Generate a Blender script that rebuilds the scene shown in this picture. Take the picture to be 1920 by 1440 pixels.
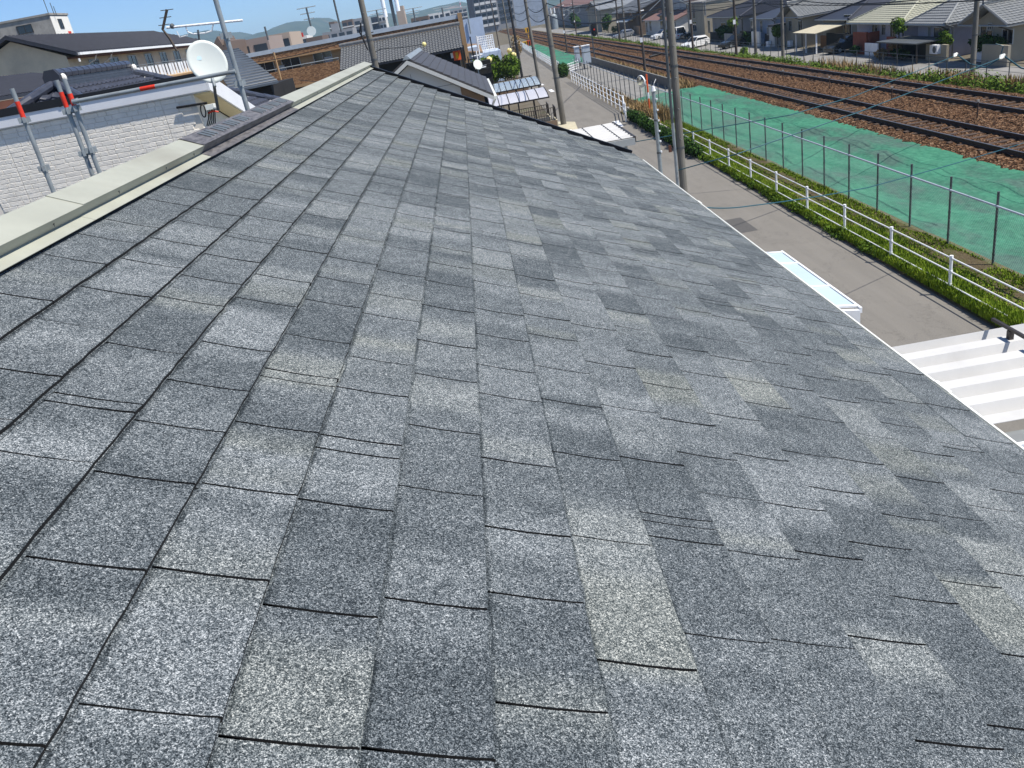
import bpy, math, random
from mathutils import Vector, Matrix
random.seed(7)
for o in list(bpy.data.objects): bpy.data.objects.remove(o)
SC = bpy.context.scene
COL = SC.collection
rad = math.radians
# ---------------------------------------------------------------- camera
F_PX = 1514.0                       # focal length for a 1920 px wide frame
ROLL, PITCH, YAW = rad(10.6), rad(24.4), rad(1.05)
EYE = Vector((0, 0, 7.5))
def camera_axes():
    down = Vector((math.sin(ROLL)*math.cos(PITCH), math.cos(ROLL)*math.cos(PITCH), math.sin(PITCH)))
    fw = Vector((0, 0, 1))
    F = (fw - down*fw.dot(down)).normalized()
    Rt = F.cross(-down).normalized()
    if Rt.x < 0: Rt = -Rt
    Yc = F*math.cos(YAW) + Rt*math.sin(YAW)
    Xc = Rt*math.cos(YAW) - F*math.sin(YAW)
    return Matrix((Xc, Yc, -down))  # rows: world axes written in camera axes (x right, y down, z forward)
CR = camera_axes()
cam_d = bpy.data.cameras.new('camera')
cam = bpy.data.objects.new('camera', cam_d); COL.objects.link(cam)
right, dwn, fwd = CR @ Vector((1,0,0)), CR @ Vector((0,1,0)), CR @ Vector((0,0,1))
m3 = Matrix((right, -dwn, -fwd)).transposed()
cam.matrix_world = Matrix.Translation(EYE) @ m3.to_4x4()
cam_d.sensor_width = 36; cam_d.lens = F_PX/1920*36
cam_d.clip_start = .05; cam_d.clip_end = 20000
SC.camera = cam
SC.render.resolution_x = 1024; SC.render.resolution_y = 768
# ---------------------------------------------------------------- sky, sun, exposure
SUN_EL, SUN_AZ = rad(58), rad(113)          # azimuth from +Y towards +X
SUN_DIR = Vector((math.cos(SUN_EL)*math.sin(SUN_AZ), math.cos(SUN_EL)*math.cos(SUN_AZ), math.sin(SUN_EL)))
wd = bpy.data.worlds.new('World'); SC.world = wd; wd.use_nodes = True
wn = wd.node_tree.nodes; wl = wd.node_tree.links
bg = wn['Background']; bg.inputs[1].default_value = .11
sky = wn.new('ShaderNodeTexSky'); sky.sky_type = 'NISHITA'; sky.sun_disc = False
sky.sun_elevation = SUN_EL; sky.sun_rotation = SUN_AZ
sky.air_density = 1.0; sky.dust_density = 0.0; sky.ozone_density = 8.0; sky.altitude = 3000
wl.new(sky.outputs[0], bg.inputs[0])
sun_d = bpy.data.lights.new('sun', 'SUN'); sun_d.energy = 5.0; sun_d.angle = rad(.53); sun_d.color = (1, .94, .84)
sun = bpy.data.objects.new('sun', sun_d); COL.objects.link(sun)
sun.rotation_euler = SUN_DIR.to_track_quat('Z', 'Y').to_euler(); sun.location = (20, -10, 40)
vs = SC.view_settings; vs.view_transform = 'Standard'; vs.look = 'None'; vs.exposure = .45; vs.gamma = 1
vs.use_curve_mapping = False
# ---------------------------------------------------------------- helpers
def at(px, py, X=None, Y=None, Z=None):
    """point of the place seen at a pixel of the 1920 px photograph, at a given world X, Y or Z"""
    r = CR @ Vector((px-960, py-720, F_PX))
    t = X/r.x if X is not None else (Y/r.y if Y is not None else (Z-EYE.z)/r.z)
    return EYE + r*t
V = Vector
ORG = {}
class MB:
    def __init__(s): s.v = []; s.f = []; s.att = {}; s.mi = []
    def add(s, vs_, fs_):
        b = len(s.v); s.v += [V(p) for p in vs_]; s.f += [tuple(i+b for i in f) for f in fs_]; return b
    def hexa(s, p): # p: 4 bottom, 4 top, same winding (ccw seen from above)
        s.add(p, [(3,2,1,0),(4,5,6,7),(0,1,5,4),(1,2,6,5),(2,3,7,6),(3,0,4,7)])
    def box(s, a, b):
        x0,y0,z0 = a; x1,y1,z1 = b
        if x0>x1: x0,x1=x1,x0
        if y0>y1: y0,y1=y1,y0
        if z0>z1: z0,z1=z1,z0
        s.hexa([(x0,y0,z0),(x1,y0,z0),(x1,y1,z0),(x0,y1,z0),(x0,y0,z1),(x1,y0,z1),(x1,y1,z1),(x0,y1,z1)])
    def prism(s, poly, ext):
        n = len(poly); ext = V(ext); p = [V(q) for q in poly]
        s.add(p+[q+ext for q in p], [tuple(range(n-1,-1,-1)), tuple(range(n,2*n))] + [(i,(i+1)%n,n+(i+1)%n,n+i) for i in range(n)])
    def tube(s, p, q, r, n=8, r2=None, cap=True):
        p, q = V(p), V(q); r2 = r if r2 is None else r2
        d = (q-p).normalized(); u = d.orthogonal().normalized(); w = d.cross(u)
        vs_ = []
        for c, rr in ((p,r),(q,r2)):
            for i in range(n):
                a = 2*math.pi*i/n; vs_.append(c+u*(rr*math.cos(a))+w*(rr*math.sin(a)))
        fs_ = [(i,(i+1)%n,n+(i+1)%n,n+i) for i in range(n)]
        if cap: fs_ += [tuple(range(n-1,-1,-1)), tuple(range(n,2*n))]
        s.add(vs_, fs_)
    def path(s, pts, r, n=6):
        pts = [V(p) for p in pts]; vs_ = []; u = None
        for i, p in enumerate(pts):
            d = (pts[min(i+1,len(pts)-1)]-pts[max(i-1,0)]).normalized()
            u = d.orthogonal().normalized() if u is None else (u-d*u.dot(d)).normalized()
            w = d.cross(u)
            for k in range(n):
                a = 2*math.pi*k/n; vs_.append(p+u*(r*math.cos(a))+w*(r*math.sin(a)))
        fs_ = []
        for i in range(len(pts)-1):
            for k in range(n): fs_.append((i*n+k, i*n+(k+1)%n, (i+1)*n+(k+1)%n, (i+1)*n+k))
        fs_ += [tuple(range(n-1,-1,-1)), tuple(range((len(pts)-1)*n, len(pts)*n))]
        s.add(vs_, fs_)
    def quad(s, a, b, c, d): s.add([a,b,c,d], [(0,1,2,3)])
    def poly(s, pts): s.add(pts, [tuple(range(len(pts)))])
    def sphere(s, c, r, n=12, m=8, sz=1.0):
        c = V(c); vs_ = [c+V((0,0,r*sz))]; fs_ = []
        for i in range(1,m):
            t = math.pi*i/m
            for k in range(n):
                a = 2*math.pi*k/n; vs_.append(c+V((r*math.sin(t)*math.cos(a), r*math.sin(t)*math.sin(a), r*sz*math.cos(t))))
        vs_.append(c-V((0,0,r*sz))); L = len(vs_)-1
        for k in range(n):
            fs_.append((0,1+k,1+(k+1)%n)); fs_.append((L, 1+(m-2)*n+(k+1)%n, 1+(m-2)*n+k))
        for i in range(m-2):
            for k in range(n): fs_.append((1+i*n+k, 1+(i+1)*n+k, 1+(i+1)*n+(k+1)%n, 1+i*n+(k+1)%n))
        s.add(vs_, fs_)
    def mesh(s, name, mat, org=V((0,0,0)), smooth=False):
        me = bpy.data.meshes.new(name)
        me.from_pydata([tuple(p-org) for p in s.v], [], s.f)
        for k, vals in s.att.items():
            a = me.attributes.new(k, 'FLOAT', 'POINT'); a.data.foreach_set('value', vals)
        if isinstance(mat, (list,tuple)):
            for q in mat: me.materials.append(q)
        elif mat: me.materials.append(mat)
        if s.mi: me.polygons.foreach_set('material_index', s.mi)
        if smooth: me.polygons.foreach_set('use_smooth', [True]*len(me.polygons))
        me.update(); return me
    def build(s, name, mat, parent=None, smooth=False, loc=None, label=None, cat=None, group=None, kind=None):
        org = ORG.get(parent, V((0,0,0))) if parent else V(loc or (0,0,0))
        o = bpy.data.objects.new(name, s.mesh(name, mat, org, smooth)); COL.objects.link(o)
        if parent: o.parent = parent
        else: o.location = org
        ORG[o] = org
        if label: o['label'] = label
        if cat: o['category'] = cat
        if group: o['group'] = group
        if kind: o['kind'] = kind
        return o
def thing(name, label, cat, loc, group=None):
    o = bpy.data.objects.new(name, None); COL.objects.link(o); o.location = V(loc); o.empty_display_size = .3
    ORG[o] = V(loc); o['label'] = label; o['category'] = cat
    if group: o['group'] = group
    return o
def link(name, me, parent, loc):      # another object on shared mesh data; loc is a world position
    o = bpy.data.objects.new(name, me); COL.objects.link(o); o.parent = parent
    o.location = V(loc)-ORG[parent]; ORG[o] = V(loc); return o
def copy_tree(o, loc=None, parent=None, label=None):
    c = o.copy(); COL.objects.link(c)
    if parent: c.parent = parent
    if loc is not None: c.location = V(loc)
    ORG[c] = V(c.location)
    if label: c['label'] = label
    for ch in [k for k in bpy.data.objects if k.parent == o and k is not c]: copy_tree(ch, None, c)
    return c
# ---------------------------------------------------------------- materials
def srgb(r, g, b):
    f = lambda c: (c/255/12.92 if c/255 <= .04045 else ((c/255+.055)/1.055)**2.4)
    return (f(r), f(g), f(b), 1)
class NT:
    def __init__(s, name):
        s.m = bpy.data.materials.new(name); s.m.use_nodes = True
        s.n = s.m.node_tree.nodes; s.l = s.m.node_tree.links; s.b = s.n['Principled BSDF']
        s.pos = s.n.new('ShaderNodeNewGeometry').outputs['Position']
    def set(s, k, v): s.b.inputs[k].default_value = v
    def con(s, a, k): s.l.new(a, s.b.inputs[k])
    def vec(s, scale):
        q = s.n.new('ShaderNodeVectorMath'); q.operation = 'MULTIPLY'; q.inputs[1].default_value = scale; s.l.new(s.pos, q.inputs[0]); return q.outputs[0]
    def noise(s, scale, detail=3, rough=.55, vec=None, out='Fac'):
        q = s.n.new('ShaderNodeTexNoise'); q.inputs['Scale'].default_value = scale; q.inputs['Detail'].default_value = detail; q.inputs['Roughness'].default_value = rough
        s.l.new(vec or s.pos, q.inputs['Vector']); return q.outputs[out]
    def vor(s, scale, out='Color', vec=None, feature='F1'):
        q = s.n.new('ShaderNodeTexVoronoi'); q.feature = feature; q.inputs['Scale'].default_value = scale
        s.l.new(vec or s.pos, q.inputs['Vector']); return q.outputs[out]
    def wave(s, scale, axis='X', dist=0, prof='SIN'):
        q = s.n.new('ShaderNodeTexWave'); q.bands_direction = axis; q.wave_profile = prof; q.inputs['Scale'].default_value = scale; q.inputs['Distortion'].default_value = dist
        s.l.new(s.pos, q.inputs['Vector']); return q.outputs['Fac']
    def ramp(s, fac, stops):
        q = s.n.new('ShaderNodeValToRGB'); e = q.color_ramp.elements
        while len(e) < len(stops): e.new(.5)
        for i, (p, c) in enumerate(stops): e[i].position = p; e[i].color = c if len(c) == 4 else (*c, 1)
        s.l.new(fac, q.inputs[0]); return q.outputs[0]
    def mix(s, fac, a, b, mode='MIX'):
        q = s.n.new('ShaderNodeMix'); q.data_type = 'RGBA'; q.blend_type = mode
        for v, k in ((fac,0),(a,6),(b,7)):
            if hasattr(v, 'is_linked'): s.l.new(v, q.inputs[k])
            else: q.inputs[k].default_value = v if k == 0 or len(v) == 4 else (*v, 1)
        return q.outputs[2]
    def math(s, op, a, b=0.0, c=None):
        q = s.n.new('ShaderNodeMath'); q.operation = op
        for v, k in ((a,0),(b,1),(c,2)):
            if v is None: continue
            if hasattr(v, 'is_linked'): s.l.new(v, q.inputs[k])
            else: q.inputs[k].default_value = v
        return q.outputs[0]
    def attr(s, name):
        q = s.n.new('ShaderNodeAttribute'); q.attribute_name = name; return q.outputs['Fac']
    def sep(s, c):
        q = s.n.new('ShaderNodeSeparateColor'); s.l.new(c, q.inputs[0]); return q.outputs
    def bump(s, h, strength=.3, dist=.01):
        q = s.n.new('ShaderNodeBump'); q.inputs['Strength'].default_value = strength; q.inputs['Distance'].default_value = dist
        s.l.new(h, q.inputs['Height']); s.l.new(q.outputs[0], s.b.inputs['Normal'])
def surf(name, col, rough=.6, var=.18, scale=2.0, metal=0, bump=0, bscale=None, spec=.4, dirt=None, alpha=None):
    """plain weathered surface: a colour with two octaves of uneven tone, optional dirt tint and fine relief"""
    t = NT(name); c = col if len(col) == 4 else (*col, 1)
    lo = tuple(max(0, x*(1-var)) for x in c[:3]); hi = tuple(min(1, x*(1+var)) for x in c[:3])
    k = t.ramp(t.noise(scale, 5, .6), [(.3, lo), (.7, hi)])
    if dirt: k = t.mix(t.math('MULTIPLY', t.ramp(t.noise(scale*.4, 6, .65), [(.5,(0,0,0)),(.75,(1,1,1))]), dirt[1]), k, dirt[0])
    t.con(k, 'Base Color'); t.set('Roughness', rough); t.set('Metallic', metal); t.set('Specular IOR Level', spec)
    if bump: t.bump(t.noise(bscale or scale*12, 4, .6), bump, .02)
    if alpha is not None: t.set('Alpha', alpha)
    return t.m
M = {}
def mm(k, *a, **kw): M[k] = surf(k, *a, **kw); return M[k]
# granule-covered asphalt shingle: colour drops come from the 'shade' / 'warm' attributes of each tab
def shingle_material():
    t = NT('shingle_granules')
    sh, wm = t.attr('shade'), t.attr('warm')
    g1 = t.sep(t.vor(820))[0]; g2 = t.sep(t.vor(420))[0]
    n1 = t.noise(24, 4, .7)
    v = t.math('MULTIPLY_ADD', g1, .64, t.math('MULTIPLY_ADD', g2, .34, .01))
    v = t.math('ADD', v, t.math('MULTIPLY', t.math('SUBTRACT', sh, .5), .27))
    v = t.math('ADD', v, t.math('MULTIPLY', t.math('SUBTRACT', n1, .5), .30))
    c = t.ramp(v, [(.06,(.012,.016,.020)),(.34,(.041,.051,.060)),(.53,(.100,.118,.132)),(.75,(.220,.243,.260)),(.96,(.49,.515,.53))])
    c = t.mix(t.math('MULTIPLY', wm, .4), c, t.mix(1.0, c, (1.12,1.06,.82,1), 'MULTIPLY'))
    t.con(c, 'Base Color'); t.set('Roughness', .95); t.set('Specular IOR Level', .06)
    t.bump(t.vor(820, 'Distance'), .4, .002)
    return t.m
M['shingle'] = shingle_material()
mm('asphalt_core', (.012,.012,.013), .95, .4, 300)
mm('cap_steel', srgb(160,162,151), .5, .09, 5, spec=.4, dirt=((.24,.23,.19,1), .6))
def vent_material():
    t = NT('vent_steel'); a = t.noise(5, 6, .7, t.vec((14,3,14)))
    t.con(t.ramp(a, [(.35,srgb(60,58,60)),(.55,srgb(104,102,103)),(.8,srgb(120,118,118))]), 'Base Color'); t.set('Roughness', .5); return t.m
M['vent'] = vent_material()
mm('black_steel', (.012,.012,.014), .4, .2, 5)
mm('white_pvc', srgb(226,228,222), .35, .06, 4, dirt=((.5,.48,.4,1), .4))
mm('white_paint', srgb(232,234,236), .45, .06, 3, dirt=((.45,.42,.36,1), .35))
mm('siding_cream', srgb(205,196,178), .7, .08, 1.2)
# ground surfaces
def asphalt_material():
    t = NT('asphalt'); big = t.noise(.35, 6, .62); fine = t.noise(55, 4, .75); streak = t.noise(.9, 4, .6, t.vec((3,.18,1)))
    c = t.ramp(big, [(.3,(.175,.163,.146)),(.7,(.235,.22,.198))])
    c = t.mix(.5, c, t.ramp(streak, [(.35,(.165,.155,.14)),(.65,(.245,.23,.207))]))
    c = t.mix(.45, c, t.ramp(fine, [(.3,(.05,.047,.043)),(.7,(.25,.24,.22))]))
    wob = t.n.new('ShaderNodeVectorMath'); wob.operation = 'ADD'; t.l.new(t.vec((.55,.32,.5)), wob.inputs[0]); t.l.new(t.noise(1.7, 5, .7, out='Color'), wob.inputs[1])
    crack = t.ramp(t.vor(1.0, 'Distance', wob.outputs[0], 'DISTANCE_TO_EDGE'), [(.0,(1,1,1)),(.012,(0,0,0))])
    c = t.mix(t.math('MULTIPLY', crack, t.math('MULTIPLY', t.noise(.3,3), .8)), c, (.055,.052,.048,1))
    c = t.mix(t.math('MULTIPLY', t.ramp(t.noise(.22, 5, .7, t.vec((1.6,.5,1))), [(.55,(0,0,0)),(.66,(1,1,1))]), .35), c, (.11,.104,.096,1))
    t.con(c, 'Base Color'); t.set('Roughness', .9); t.set('Specular IOR Level', .25); t.bump(fine, .35, .01); return t.m
M['asphalt'] = asphalt_material()
mm('asphalt_patch', (.085,.082,.08), .9, .2, 20, bump=.3)
def ground_material():
    t = NT('ground_soil'); c = t.ramp(t.noise(.4, 7, .65), [(.3,(.10,.085,.062)),(.55,(.14,.125,.10)),(.75,(.09,.11,.05))])
    t.con(c, 'Base Color'); t.set('Roughness', 1); t.set('Specular IOR Level', .1); t.bump(t.noise(9,5), .5, .05); return t.m
M['soil'] = ground_material()
def verge_material():
    t = NT('verge_soil'); c = t.ramp(t.noise(1.6, 7, .7), [(.3,(.085,.062,.036)),(.45,(.13,.10,.055)),(.56,(.10,.105,.032)),(.75,(.075,.105,.024))])
    c = t.mix(.4, c, t.ramp(t.noise(18,4,.7), [(.35,(.04,.035,.02)),(.7,(.25,.2,.13))]))
    t.con(c, 'Base Color'); t.set('Roughness', 1); t.set('Specular IOR Level', .1); t.bump(t.noise(20,5), .8, .05); return t.m
M['verge'] = verge_material()
def ballast_material():
    t = NT('ballast_stone'); a = t.sep(t.vor(15))[0]; b = t.noise(.7, 5, .6)
    c = t.ramp(a, [(.05,(.016,.009,.005)),(.45,(.085,.046,.026)),(.8,(.175,.098,.056)),(1,(.31,.205,.13))])
    c = t.mix(t.math('MULTIPLY', b, .4), c, (.04,.027,.021,1))
    t.con(c, 'Base Color'); t.set('Roughness', 1); t.set('Specular IOR Level', .03); t.bump(t.vor(15,'Distance'), .9, .06); return t.m
M['ballast'] = ballast_material()
def sheet_material():
    t = NT('weed_sheet'); w = t.noise(.55, 6, .6, t.vec((1,.35,1))); f = t.noise(7, 4, .6, t.vec((1,.5,1)))
    c = t.ramp(w, [(.39,(.07,.105,.098)),(.46,(.045,.15,.105)),(.56,(.045,.20,.125)),(.70,(.05,.215,.135)),(.80,(.08,.135,.125))])
    c = t.mix(.35, c, t.ramp(f, [(.3,(.03,.09,.068)),(.7,(.12,.29,.20))]))
    t.con(c, 'Base Color'); t.set('Roughness', .85); t.set('Specular IOR Level', .05); t.bump(t.noise(2.6, 4, .55, t.vec((.7,1.1,1))), .8, .12); return t.m
M['sheet'] = sheet_material()
mm('concrete', (.30,.29,.27), .85, .22, 1.5, bump=.25)
mm('concrete_dark', (.14,.14,.135), .85, .25, 1.5, bump=.25)
mm('pave_grey', (.21,.205,.195), .9, .18, .8, bump=.2)
mm('pave_cream', (.46,.42,.31), .85, .12, 1.4)
mm('rust_rail', (.055,.032,.022), .7, .3, 6)
mm('rail_head', (.19,.185,.18), .35, .15, 3, metal=.7)
mm('sleeper', (.075,.05,.037), .9, .3, 3)
mm('galv', srgb(150,158,162), .45, .15, 9, metal=.35, dirt=((.18,.17,.16,1), .5))
mm('galv_dark', srgb(88,92,94), .5, .2, 5, metal=.3)
mm('scaf_red', srgb(205,52,32), .55, .2, 14)
mm('pole_concrete', (.165,.155,.135), .8, .2, 1.2, dirt=((.06,.055,.05,1), .7))
mm('pole_brown', (.075,.06,.05), .8, .25, 1.5)
mm('pole_black', (.02,.02,.022), .7, .25, 1.5)
mm('wire', (.012,.012,.014), .6, .2, 3)
mm('wire_blue', (.018,.085,.115), .5, .15, 3)
mm('orange', srgb(226,92,40), .55, .1, 4)
mm('sign_yellow', srgb(228,170,20), .5, .12, 4)
mm('globe', srgb(238,222,150), .35, .05, 2)
mm('glass_dark', (.012,.015,.02), .08, .2, .6, spec=.7)
mm('glass_blue', (.05,.075,.10), .08, .2, .6, spec=.7)
mm('mirror_glass', (.62,.68,.72), .05, .08, 1, metal=.9)
mm('frame_alu', srgb(175,178,178), .4, .08, 3, metal=.3)
mm('frame_bronze', srgb(52,46,42), .45, .1, 3)
def poly_sheet(name, col, tr, rough=.18):
    t = NT(name); t.con(t.ramp(t.noise(1.3,4), [(.3,tuple(x*.92 for x in col)),(.7,col)]), 'Base Color'); t.set('Roughness', rough)
    t.set('Transmission Weight', tr); t.set('IOR', 1.15); return t.m
mm('roof_white', (.55,.55,.545), .6, .05, 1.5, spec=.25, dirt=((.36,.35,.34,1), .5))
M['polycarb'] = poly_sheet('polycarbonate_sheet', (.42,.50,.57), .35)
M['polycarb_milk'] = poly_sheet('polycarbonate_milky', (.55,.56,.62), .15, .3)
M['polycarb_blue'] = poly_sheet('polycarbonate_blue', (.46,.57,.67), .05, .35)
M['polycarb_clear'] = poly_sheet('polycarbonate_clear', (.42,.45,.47), .55, .12)
def leaf_material(name, stops):
    t = NT(name); oi = t.noise(3.5, 4, .7); t.con(t.ramp(oi, stops), 'Base Color'); t.set('Roughness', .8); t.set('Specular IOR Level', .08)
    t.set('Transmission Weight', 0); return t.m
M['grass'] = leaf_material('grass_blades', [(.28,(.075,.115,.012)),(.46,(.145,.225,.018)),(.60,(.22,.30,.028)),(.78,(.30,.31,.08))])
M['dry_grass'] = leaf_material('dry_grass_blades', [(.3,(.16,.10,.045)),(.55,(.30,.21,.10)),(.75,(.42,.32,.18))])
M['hedge'] = leaf_material('hedge_leaves', [(.3,(.012,.03,.008)),(.52,(.03,.07,.014)),(.75,(.075,.14,.03))])
M['weed'] = leaf_material('weed_leaves', [(.3,(.04,.07,.012)),(.52,(.09,.15,.02)),(.75,(.19,.26,.045))])
M['bush'] = leaf_material('bush_leaves', [(.3,(.03,.06,.008)),(.52,(.075,.135,.014)),(.75,(.15,.21,.03))])
# ---------------------------------------------------------------- the setting
ZF = -1.6                                             # the far side of the railway lies lower
XF = 37.5                                             # house fronts across the railway
def strip(name, xs_zs, y0, y1, mat, kind='structure', ny=1, label=None):
    mb = MB(); n = len(xs_zs)
    for j in range(ny+1):
        y = y0+(y1-y0)*j/ny
        for x, z in xs_zs: mb.v.append(V((x,y,z)))
    for j in range(ny):
        for i in range(n-1): mb.f.append((j*n+i, j*n+i+1, (j+1)*n+i+1, (j+1)*n+i))
    return mb.build(name, mat, kind=kind)
strip('ground', [(-5200,-.02),(24.8,-.02),(28.2,-.75),(31,ZF-.02),(5200,ZF-.02)], -300, 5500, M['soil'])
DR = .018
def rx(x, y): return x+DR*max(0, y-60)              # the road drifts to the right beyond 60 m
def road_strip(name, x0, x1, y0, y1, mat, z, n=12):
    mb = MB()
    for j in range(n+1):
        y = y0+(y1-y0)*j/n; mb.v += [V((rx(x0,y),y,z)), V((rx(x1,y),y,z))]
    for j in range(n): mb.f.append((2*j,2*j+1,2*j+3,2*j+2))
    return mb.build(name, mat, kind='structure')
road_strip('road', 5.2, 9.75, -10, 230, M['asphalt'], 0)
mb = MB(); mb.box((-4,-6,-.01),(5.195,24,.004)); mb.box((1.5,37,-.01),(5.195,60,.004)); mb.build('yard_pavement', M['pave_grey'], kind='structure')
mb = MB(); mb.poly([(3.5,52.5,.008),(6.1,52.5,.008),(6.5,57.5,.008),(5.3,59.5,.008),(3.0,58.5,.008)]); mb.build('driveway_pad', M['pave_cream'], kind='structure')
mb = MB(); mb.box((7.35,24.8,.001),(8.1,26.6,.004)); mb.build('road_patch', M['asphalt_patch'], kind='structure')
def marking(px, py, px2, py2, w):
    a, b = at(px,py,Z=0), at(px2,py2,Z=0); d = (b-a); d.z = 0; s = V((-d.y,d.x,0)).normalized()*w/2
    mb = MB(); u = V((0,0,.005)); mb.quad(a-s+u, b-s+u, b+s+u, a+s+u); return mb.build('road_marking', M['white_paint'], kind='structure')
marking(1154,227, 1163,238, .42); marking(1013,158, 1016,160, .5); marking(1031,168, 1037,172, .35)
strip('verge', [(9.7,.03),(10.2,.10),(11.0,.12),(11.75,.08),(11.9,.02)], 8, 58, M['verge'], ny=60)
# sheet of green weed cloth, gently rumpled
def rumple(x, y): return .045*math.sin(x*.8+y*1.9+1.3*math.sin(x*1.1))*abs(math.sin(y*.21+x*.3))+.05*math.sin(x*1.7+y*.31)*math.sin(y*.53-x*.4)+.03*math.sin(x*4.1+y*1.3)+.02*math.sin(y*3.3-x*2.2)
def cloth(name, x0, x1, y0, y1, label):
    mb = MB(); nx, ny = 26, int((y1-y0)*3)
    for j in range(ny+1):
        for i in range(nx+1):
            x = x0+(x1-x0)*i/nx; y = y0+(y1-y0)*j/ny
            e = .03*math.sin(y*.9+x0)+random.uniform(-.03,.03) if i in (0,nx) else 0
            mb.v.append(V((x+e*(1 if i else .15), y, .07+.10*(i/nx)**1.5+rumple(x,y)*min(1,.2+i/4,.1+(nx-i)/6))))
    for j in range(ny):
        for i in range(nx): a = j*(nx+1)+i; mb.f.append((a,a+1,a+nx+2,a+nx+1))
    return mb.build('weed_sheet', M['sheet'], smooth=True, label=label, cat='ground cloth')
cloth('weed_sheet', 11.72, 16.88, 10, 63.5, 'long green weed cloth spread between wire fence and ballast')
cloth('weed_sheet', 12.2, 15.6, 112, 190, 'short green weed cloth beyond the grey trackside cabinets')
strip('trackside_pavement', [(11.7,.02),(15.2,.02)], 63.3, 112, M['pave_grey'])
# ballast bed: uneven grid of stone
def ballast():
    mb = MB(); ys = []; y = 16.0; st = .13
    while y < 420: ys.append(y); y += st; st *= 1.006
    prof = [(16.55,.06),(16.8,.14),(17.1,.24),(17.4,.27)]
    x = 17.4
    while x < 24.2: x += .14; prof.append((x,.27))
    prof += [(24.6,.22),(25.0,.05),(25.4,-.12)]
    n = len(prof)
    for y in ys:
        wob = .04*math.sin(y*1.3)+.03*math.sin(y*3.7+1)
        for i, (x, z) in enumerate(prof):
            k = .05 if z > .2 else .06
            mb.v.append(V((x+random.uniform(-.04,.04)+(wob if i < 3 else 0), y+random.uniform(-.04,.04), z+random.uniform(-k,k))))
    for j in range(len(ys)-1):
        for i in range(n-1): a = j*n+i; mb.f.append((a,a+1,a+n+1,a+n))
    mb.build('ballast_bed', M['ballast'], kind='structure')
ballast()
TRACKS = (18.4, 22.6)
def rail_profile(x, z): # foot, web, head
    return [(x-.065,z),(x+.065,z),(x+.065,z+.015),(x+.012,z+.035),(x+.012,z+.11),(x+.034,z+.12),(x+.034,z+.155),(x-.034,z+.155),(x-.034,z+.12),(x-.012,z+.11),(x-.012,z+.035),(x-.065,z+.015)]
sleeper_me = None
for tx, lab in zip(TRACKS, ('railway track nearer the green weed cloth', 'railway track beside the weedy bank')):
    t = thing('railway_track', lab, 'railway track', (tx,16,.25))
    for s in (-1, 1):
        x = tx+s*.7525; mb = MB(); mb.prism([(a,12,b) for a, b in rail_profile(x,.30)], (0,430,0)); r = mb.build('rail', M['rust_rail'], t)
        mb = MB(); mb.box((x-.030,12,.4555),(x+.030,442,.4575)); mb.build('rail_head', M['rail_head'], r)
    for k in range(110):
        y = 28+k*.66
        if sleeper_me is None:
            mb = MB(); mb.box((-1.05,-.11,-.06),(1.05,.11,.055)); sleeper_me = mb.mesh('sleeper', M['sleeper'])
        link('sleeper', sleeper_me, t, (tx,y,.235))
strip('lineside_bank', [(25.2,-.10),(26.2,-.18),(27.2,-.42),(28.4,-.78),(29.6,-1.25),(31,ZF+.01)], 20, 330, M['verge'], ny=80)
strip('far_road', [(31.2,ZF+.02),(36.6,ZF+.02)], 20, 420, M['pave_grey'])
# ---------------------------------------------------------------- grass, hedge and weeds
def blades(name, n, fx, fy, fh, mat, zf, label, cat, lean=.35, width=.012):
    mb = MB()
    for _ in range(n):
        y = fy(); x = fx(y); h = fh(x, y); 
        if h <= 0: continue
        a = random.uniform(0, 2*math.pi); l = random.uniform(.05, lean)*h; w = width*random.uniform(.7,1.5)
        c = V((x,y,zf(x,y))); d = V((math.cos(a),math.sin(a),0)); e = V((-d.y,d.x,0))*w
        mid = c+d*l*.35+V((0,0,h*.6)); tip = c+d*l+V((0,0,h))
        b = len(mb.v); mb.v += [c-e, c+e, mid+e*.8, mid-e*.8, tip]; mb.f += [(b,b+1,b+2,b+3),(b+3,b+2,b+4)]
    return mb.build(name, mat, label=label, cat=cat, kind='stuff')
def patchy(x, y): return .5+.5*math.sin(x*2.3+y*.7)*math.sin(y*1.1-x*.9)
def near_y(a, b, p=1.6): return a+(b-a)*random.random()**p
def verge_h(x, y):
    e = max(0, 1-abs(x-9.95)/.45)
    g = patchy(x,y)
    if x > 10.8 and patchy(x*1.6,y*1.3) < .52: return 0
    return (.05+.10*g)*random.uniform(.5,1.3)+.13*e*random.uniform(.3,1.2)*(.4+.9*patchy(y*1.7,x))
blades('verge_grass', 90000, lambda y: 9.72+min(abs(random.gauss(0,.7)), 1.85), lambda: near_y(11, 44), verge_h, M['grass'], lambda x,y: .06, 'rough green grass growing along the white guard fence', 'grass')
blades('verge_turf', 60000, lambda y: random.uniform(9.9,11.62), lambda: near_y(10, 48, 1.5), lambda x,y: random.uniform(.03,.09) if patchy(x*1.3+4,y*.9)+.35*patchy(x*3.1,y*2.7) > .42 else 0, M['grass'], lambda x,y: .08, 'patchy short turf between guard fence and wire fence', 'grass', .8, .014)
blades('verge_grass', 14000, lambda y: random.uniform(10.2,11.7), lambda: near_y(42, 56, 1), lambda x,y: random.uniform(.04,.14), M['grass'], lambda x,y: .06, 'short grass behind the low concrete wall', 'grass')
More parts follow.
